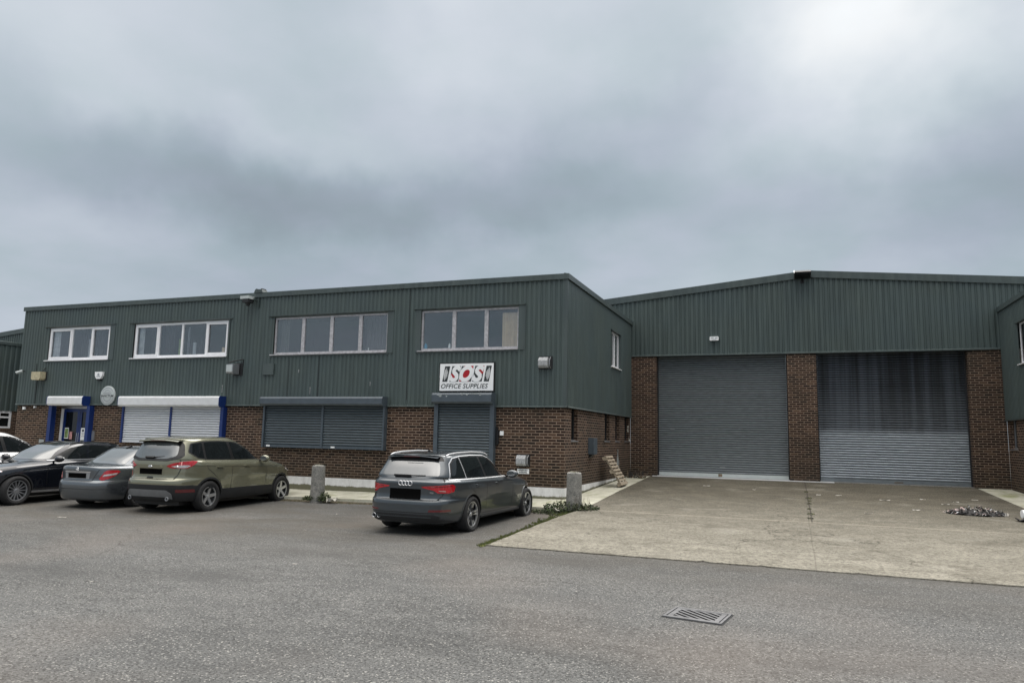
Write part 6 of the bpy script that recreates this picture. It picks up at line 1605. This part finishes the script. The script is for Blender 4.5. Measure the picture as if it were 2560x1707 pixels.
# cloud layer projected on a flat ceiling so that it foreshortens towards the horizon
den = math_(nt, 'ADD', math_(nt, 'MAXIMUM', sep.outputs[2], 0.0), .22)
cx = nt.nodes.new('ShaderNodeCombineXYZ'); L(nt, math_(nt, 'DIVIDE', sep.outputs[0], den), cx.inputs[0]); L(nt, math_(nt, 'DIVIDE', sep.outputs[1], den), cx.inputs[1])
n_a = noise(nt, cx.outputs[0], .75, 3, .45); n_b = noise(nt, cx.outputs[0], 2.6, 6, .5)
cl_ = math_(nt, 'ADD', math_(nt, 'MULTIPLY', n_a, .72), math_(nt, 'MULTIPLY', n_b, .28))
elev = N(nt, 'ShaderNodeMapRange'); elev.inputs[1].default_value = 0; elev.inputs[2].default_value = 1; elev.inputs[3].default_value = 0; elev.inputs[4].default_value = 1; L(nt, sep.outputs[2], elev.inputs[0])
prof = ramp(nt, elev.outputs[0], [(0.0, .125), (.20, .122), (.30, .112), (.38, .122), (.50, .135), (.58, .150), (.70, .34), (.85, .72), (1.0, .88)])
nt.nodes[-1].color_ramp.interpolation = 'EASE'
var = N(nt, 'ShaderNodeMapRange'); var.inputs[1].default_value = .38; var.inputs[2].default_value = .62; var.inputs[3].default_value = .85; var.inputs[4].default_value = 1.15; L(nt, cl_, var.inputs[0])
lum = math_(nt, 'MULTIPLY', math_(nt, 'MULTIPLY', prof, 4.6), var.outputs[0])
def dirv(az, el): return (math.sin(math.radians(az)) * math.cos(math.radians(el)), math.cos(math.radians(az)) * math.cos(math.radians(el)), math.sin(math.radians(el)))
az_ = math_(nt, 'ARCTAN2', sep.outputs[0], sep.outputs[1]); el_ = math_(nt, 'ARCSINE', sep.outputs[2])
warp_a = noise(nt, nrm.outputs[0], 5.0, 4, .55); warp_b = noise(nt, nrm.outputs[0], 6.5, 4, .55)
az_ = math_(nt, 'ADD', math_(nt, 'MULTIPLY', az_, 57.2958), math_(nt, 'MULTIPLY', math_(nt, 'SUBTRACT', warp_a, .5), 22.0))
el_ = math_(nt, 'ADD', math_(nt, 'MULTIPLY', el_, 57.2958), math_(nt, 'MULTIPLY', math_(nt, 'SUBTRACT', warp_b, .5), 9.0))
def blob(az, el, sa, se, amt, lum, tilt=0.0):
    da = math_(nt, 'SUBTRACT', az_, az); de = math_(nt, 'SUBTRACT', math_(nt, 'SUBTRACT', el_, el), math_(nt, 'MULTIPLY', da, tilt))
    u = math_(nt, 'DIVIDE', da, sa); v = math_(nt, 'DIVIDE', de, se)
    d2 = math_(nt, 'ADD', math_(nt, 'MULTIPLY', u, u), math_(nt, 'MULTIPLY', v, v))
    g = math_(nt, 'POWER', 2.71828, math_(nt, 'MULTIPLY', d2, -.5))
    return math_(nt, 'MULTIPLY', lum, math_(nt, 'ADD', 1.0, math_(nt, 'MULTIPLY', g, amt)))
BL = [(-48, 18.3, 10, 2.6, -.21, -.10), (-34, 16.2, 9, 2.2, -.13, 0), (-21, 18.5, 9, 2.4, -.18, 0), (12.5, 16.5, 9, 3.0, -.22, .1), (-37, 21.3, 6, 1.3, .13, -.1),
      (-22, 29.5, 8, 5, .20, 0), (9.5, 28.5, 5.5, 3.6, .22, 0), (9, 30, 10, 6.5, .28, 0), (0, 22.5, 8, 4, .06, 0), (-17, 14, 9, 1.8, .07, 0), (-54, 23, 6, 2.5, .10, 0), (-8, 27, 3.5, 3, -.09, .5), (-42, 13.5, 12, 1.5, .05, 0)]
for az, el, sa, se, a_, tl in BL: lum = blob(az, el, sa, se, a_, lum, tl)
tint = mixc(nt, ramp(nt, n_b, [(.4, 0.0), (.6, 1.0)]), (.81, .98, 1.10), (.845, .965, 1.14))
tint2 = mixc(nt, ramp(nt, lum, [(.45, 0.0), (.95, 1.0)]), tint, (.97, 1.0, 1.02))
tint2 = mixc(nt, ramp(nt, elev.outputs[0], [(.55, 0.0), (.8, 1.0)]), tint2, (1.04, 1.0, .95))
mul = nt.nodes.new('ShaderNodeVectorMath'); mul.operation = 'SCALE'; L(nt, tint2, mul.inputs[0]); L(nt, lum, mul.inputs['Scale'])
bg2 = nt.nodes.new('ShaderNodeBackground'); bg2.inputs[1].default_value = 1.0; L(nt, mul.outputs[0], bg2.inputs[0])
mx = nt.nodes.new('ShaderNodeMixShader'); mx.inputs[0].default_value = .93; L(nt, bg1.outputs[0], mx.inputs[1]); L(nt, bg2.outputs[0], mx.inputs[2]); L(nt, mx.outputs[0], out.inputs[0])

sl_ = bpy.data.lights.new('sun', 'SUN'); sl_.energy = 1.4; sl_.angle = math.radians(35); sl_.color = (1, .97, .92)
so_ = bpy.data.objects.new('sun', sl_); COL.objects.link(so_)
sd = Vector(dirv(math.degrees(SUN_AZ), math.degrees(SUN_EL))); so_.rotation_euler = (-sd).to_track_quat('-Z', 'Y').to_euler()

f_, pit, rol, yaw = 1833.78, .1297, .0202, .3656
Fv = Vector((-math.sin(yaw) * math.cos(pit), math.cos(yaw) * math.cos(pit), math.sin(pit))); Rv = Vector((math.cos(yaw), math.sin(yaw), 0)); Uv = Rv.cross(Fv)
R2 = Rv * math.cos(rol) + Uv * math.sin(rol); U2 = -Rv * math.sin(rol) + Uv * math.cos(rol)
cam = bpy.data.cameras.new('camera'); cam.sensor_width = 36; cam.lens = f_ / 2560 * 36; cam.clip_end = 2000; cam.clip_start = .05
co = bpy.data.objects.new('camera', cam); COL.objects.link(co)
mt = Matrix((( R2.x, U2.x, -Fv.x, 5.3932), (R2.y, U2.y, -Fv.y, -18.064), (R2.z, U2.z, -Fv.z, 1.5283), (0, 0, 0, 1)))
co.matrix_world = mt; scene.camera = co

scene.view_settings.view_transform = 'Standard'; scene.view_settings.look = 'None'; scene.view_settings.exposure = 0; scene.view_settings.gamma = 1
scene.cycles.max_bounces = 6; scene.cycles.transparent_max_bounces = 8
try: scene.cycles.use_denoising = True
except Exception: pass
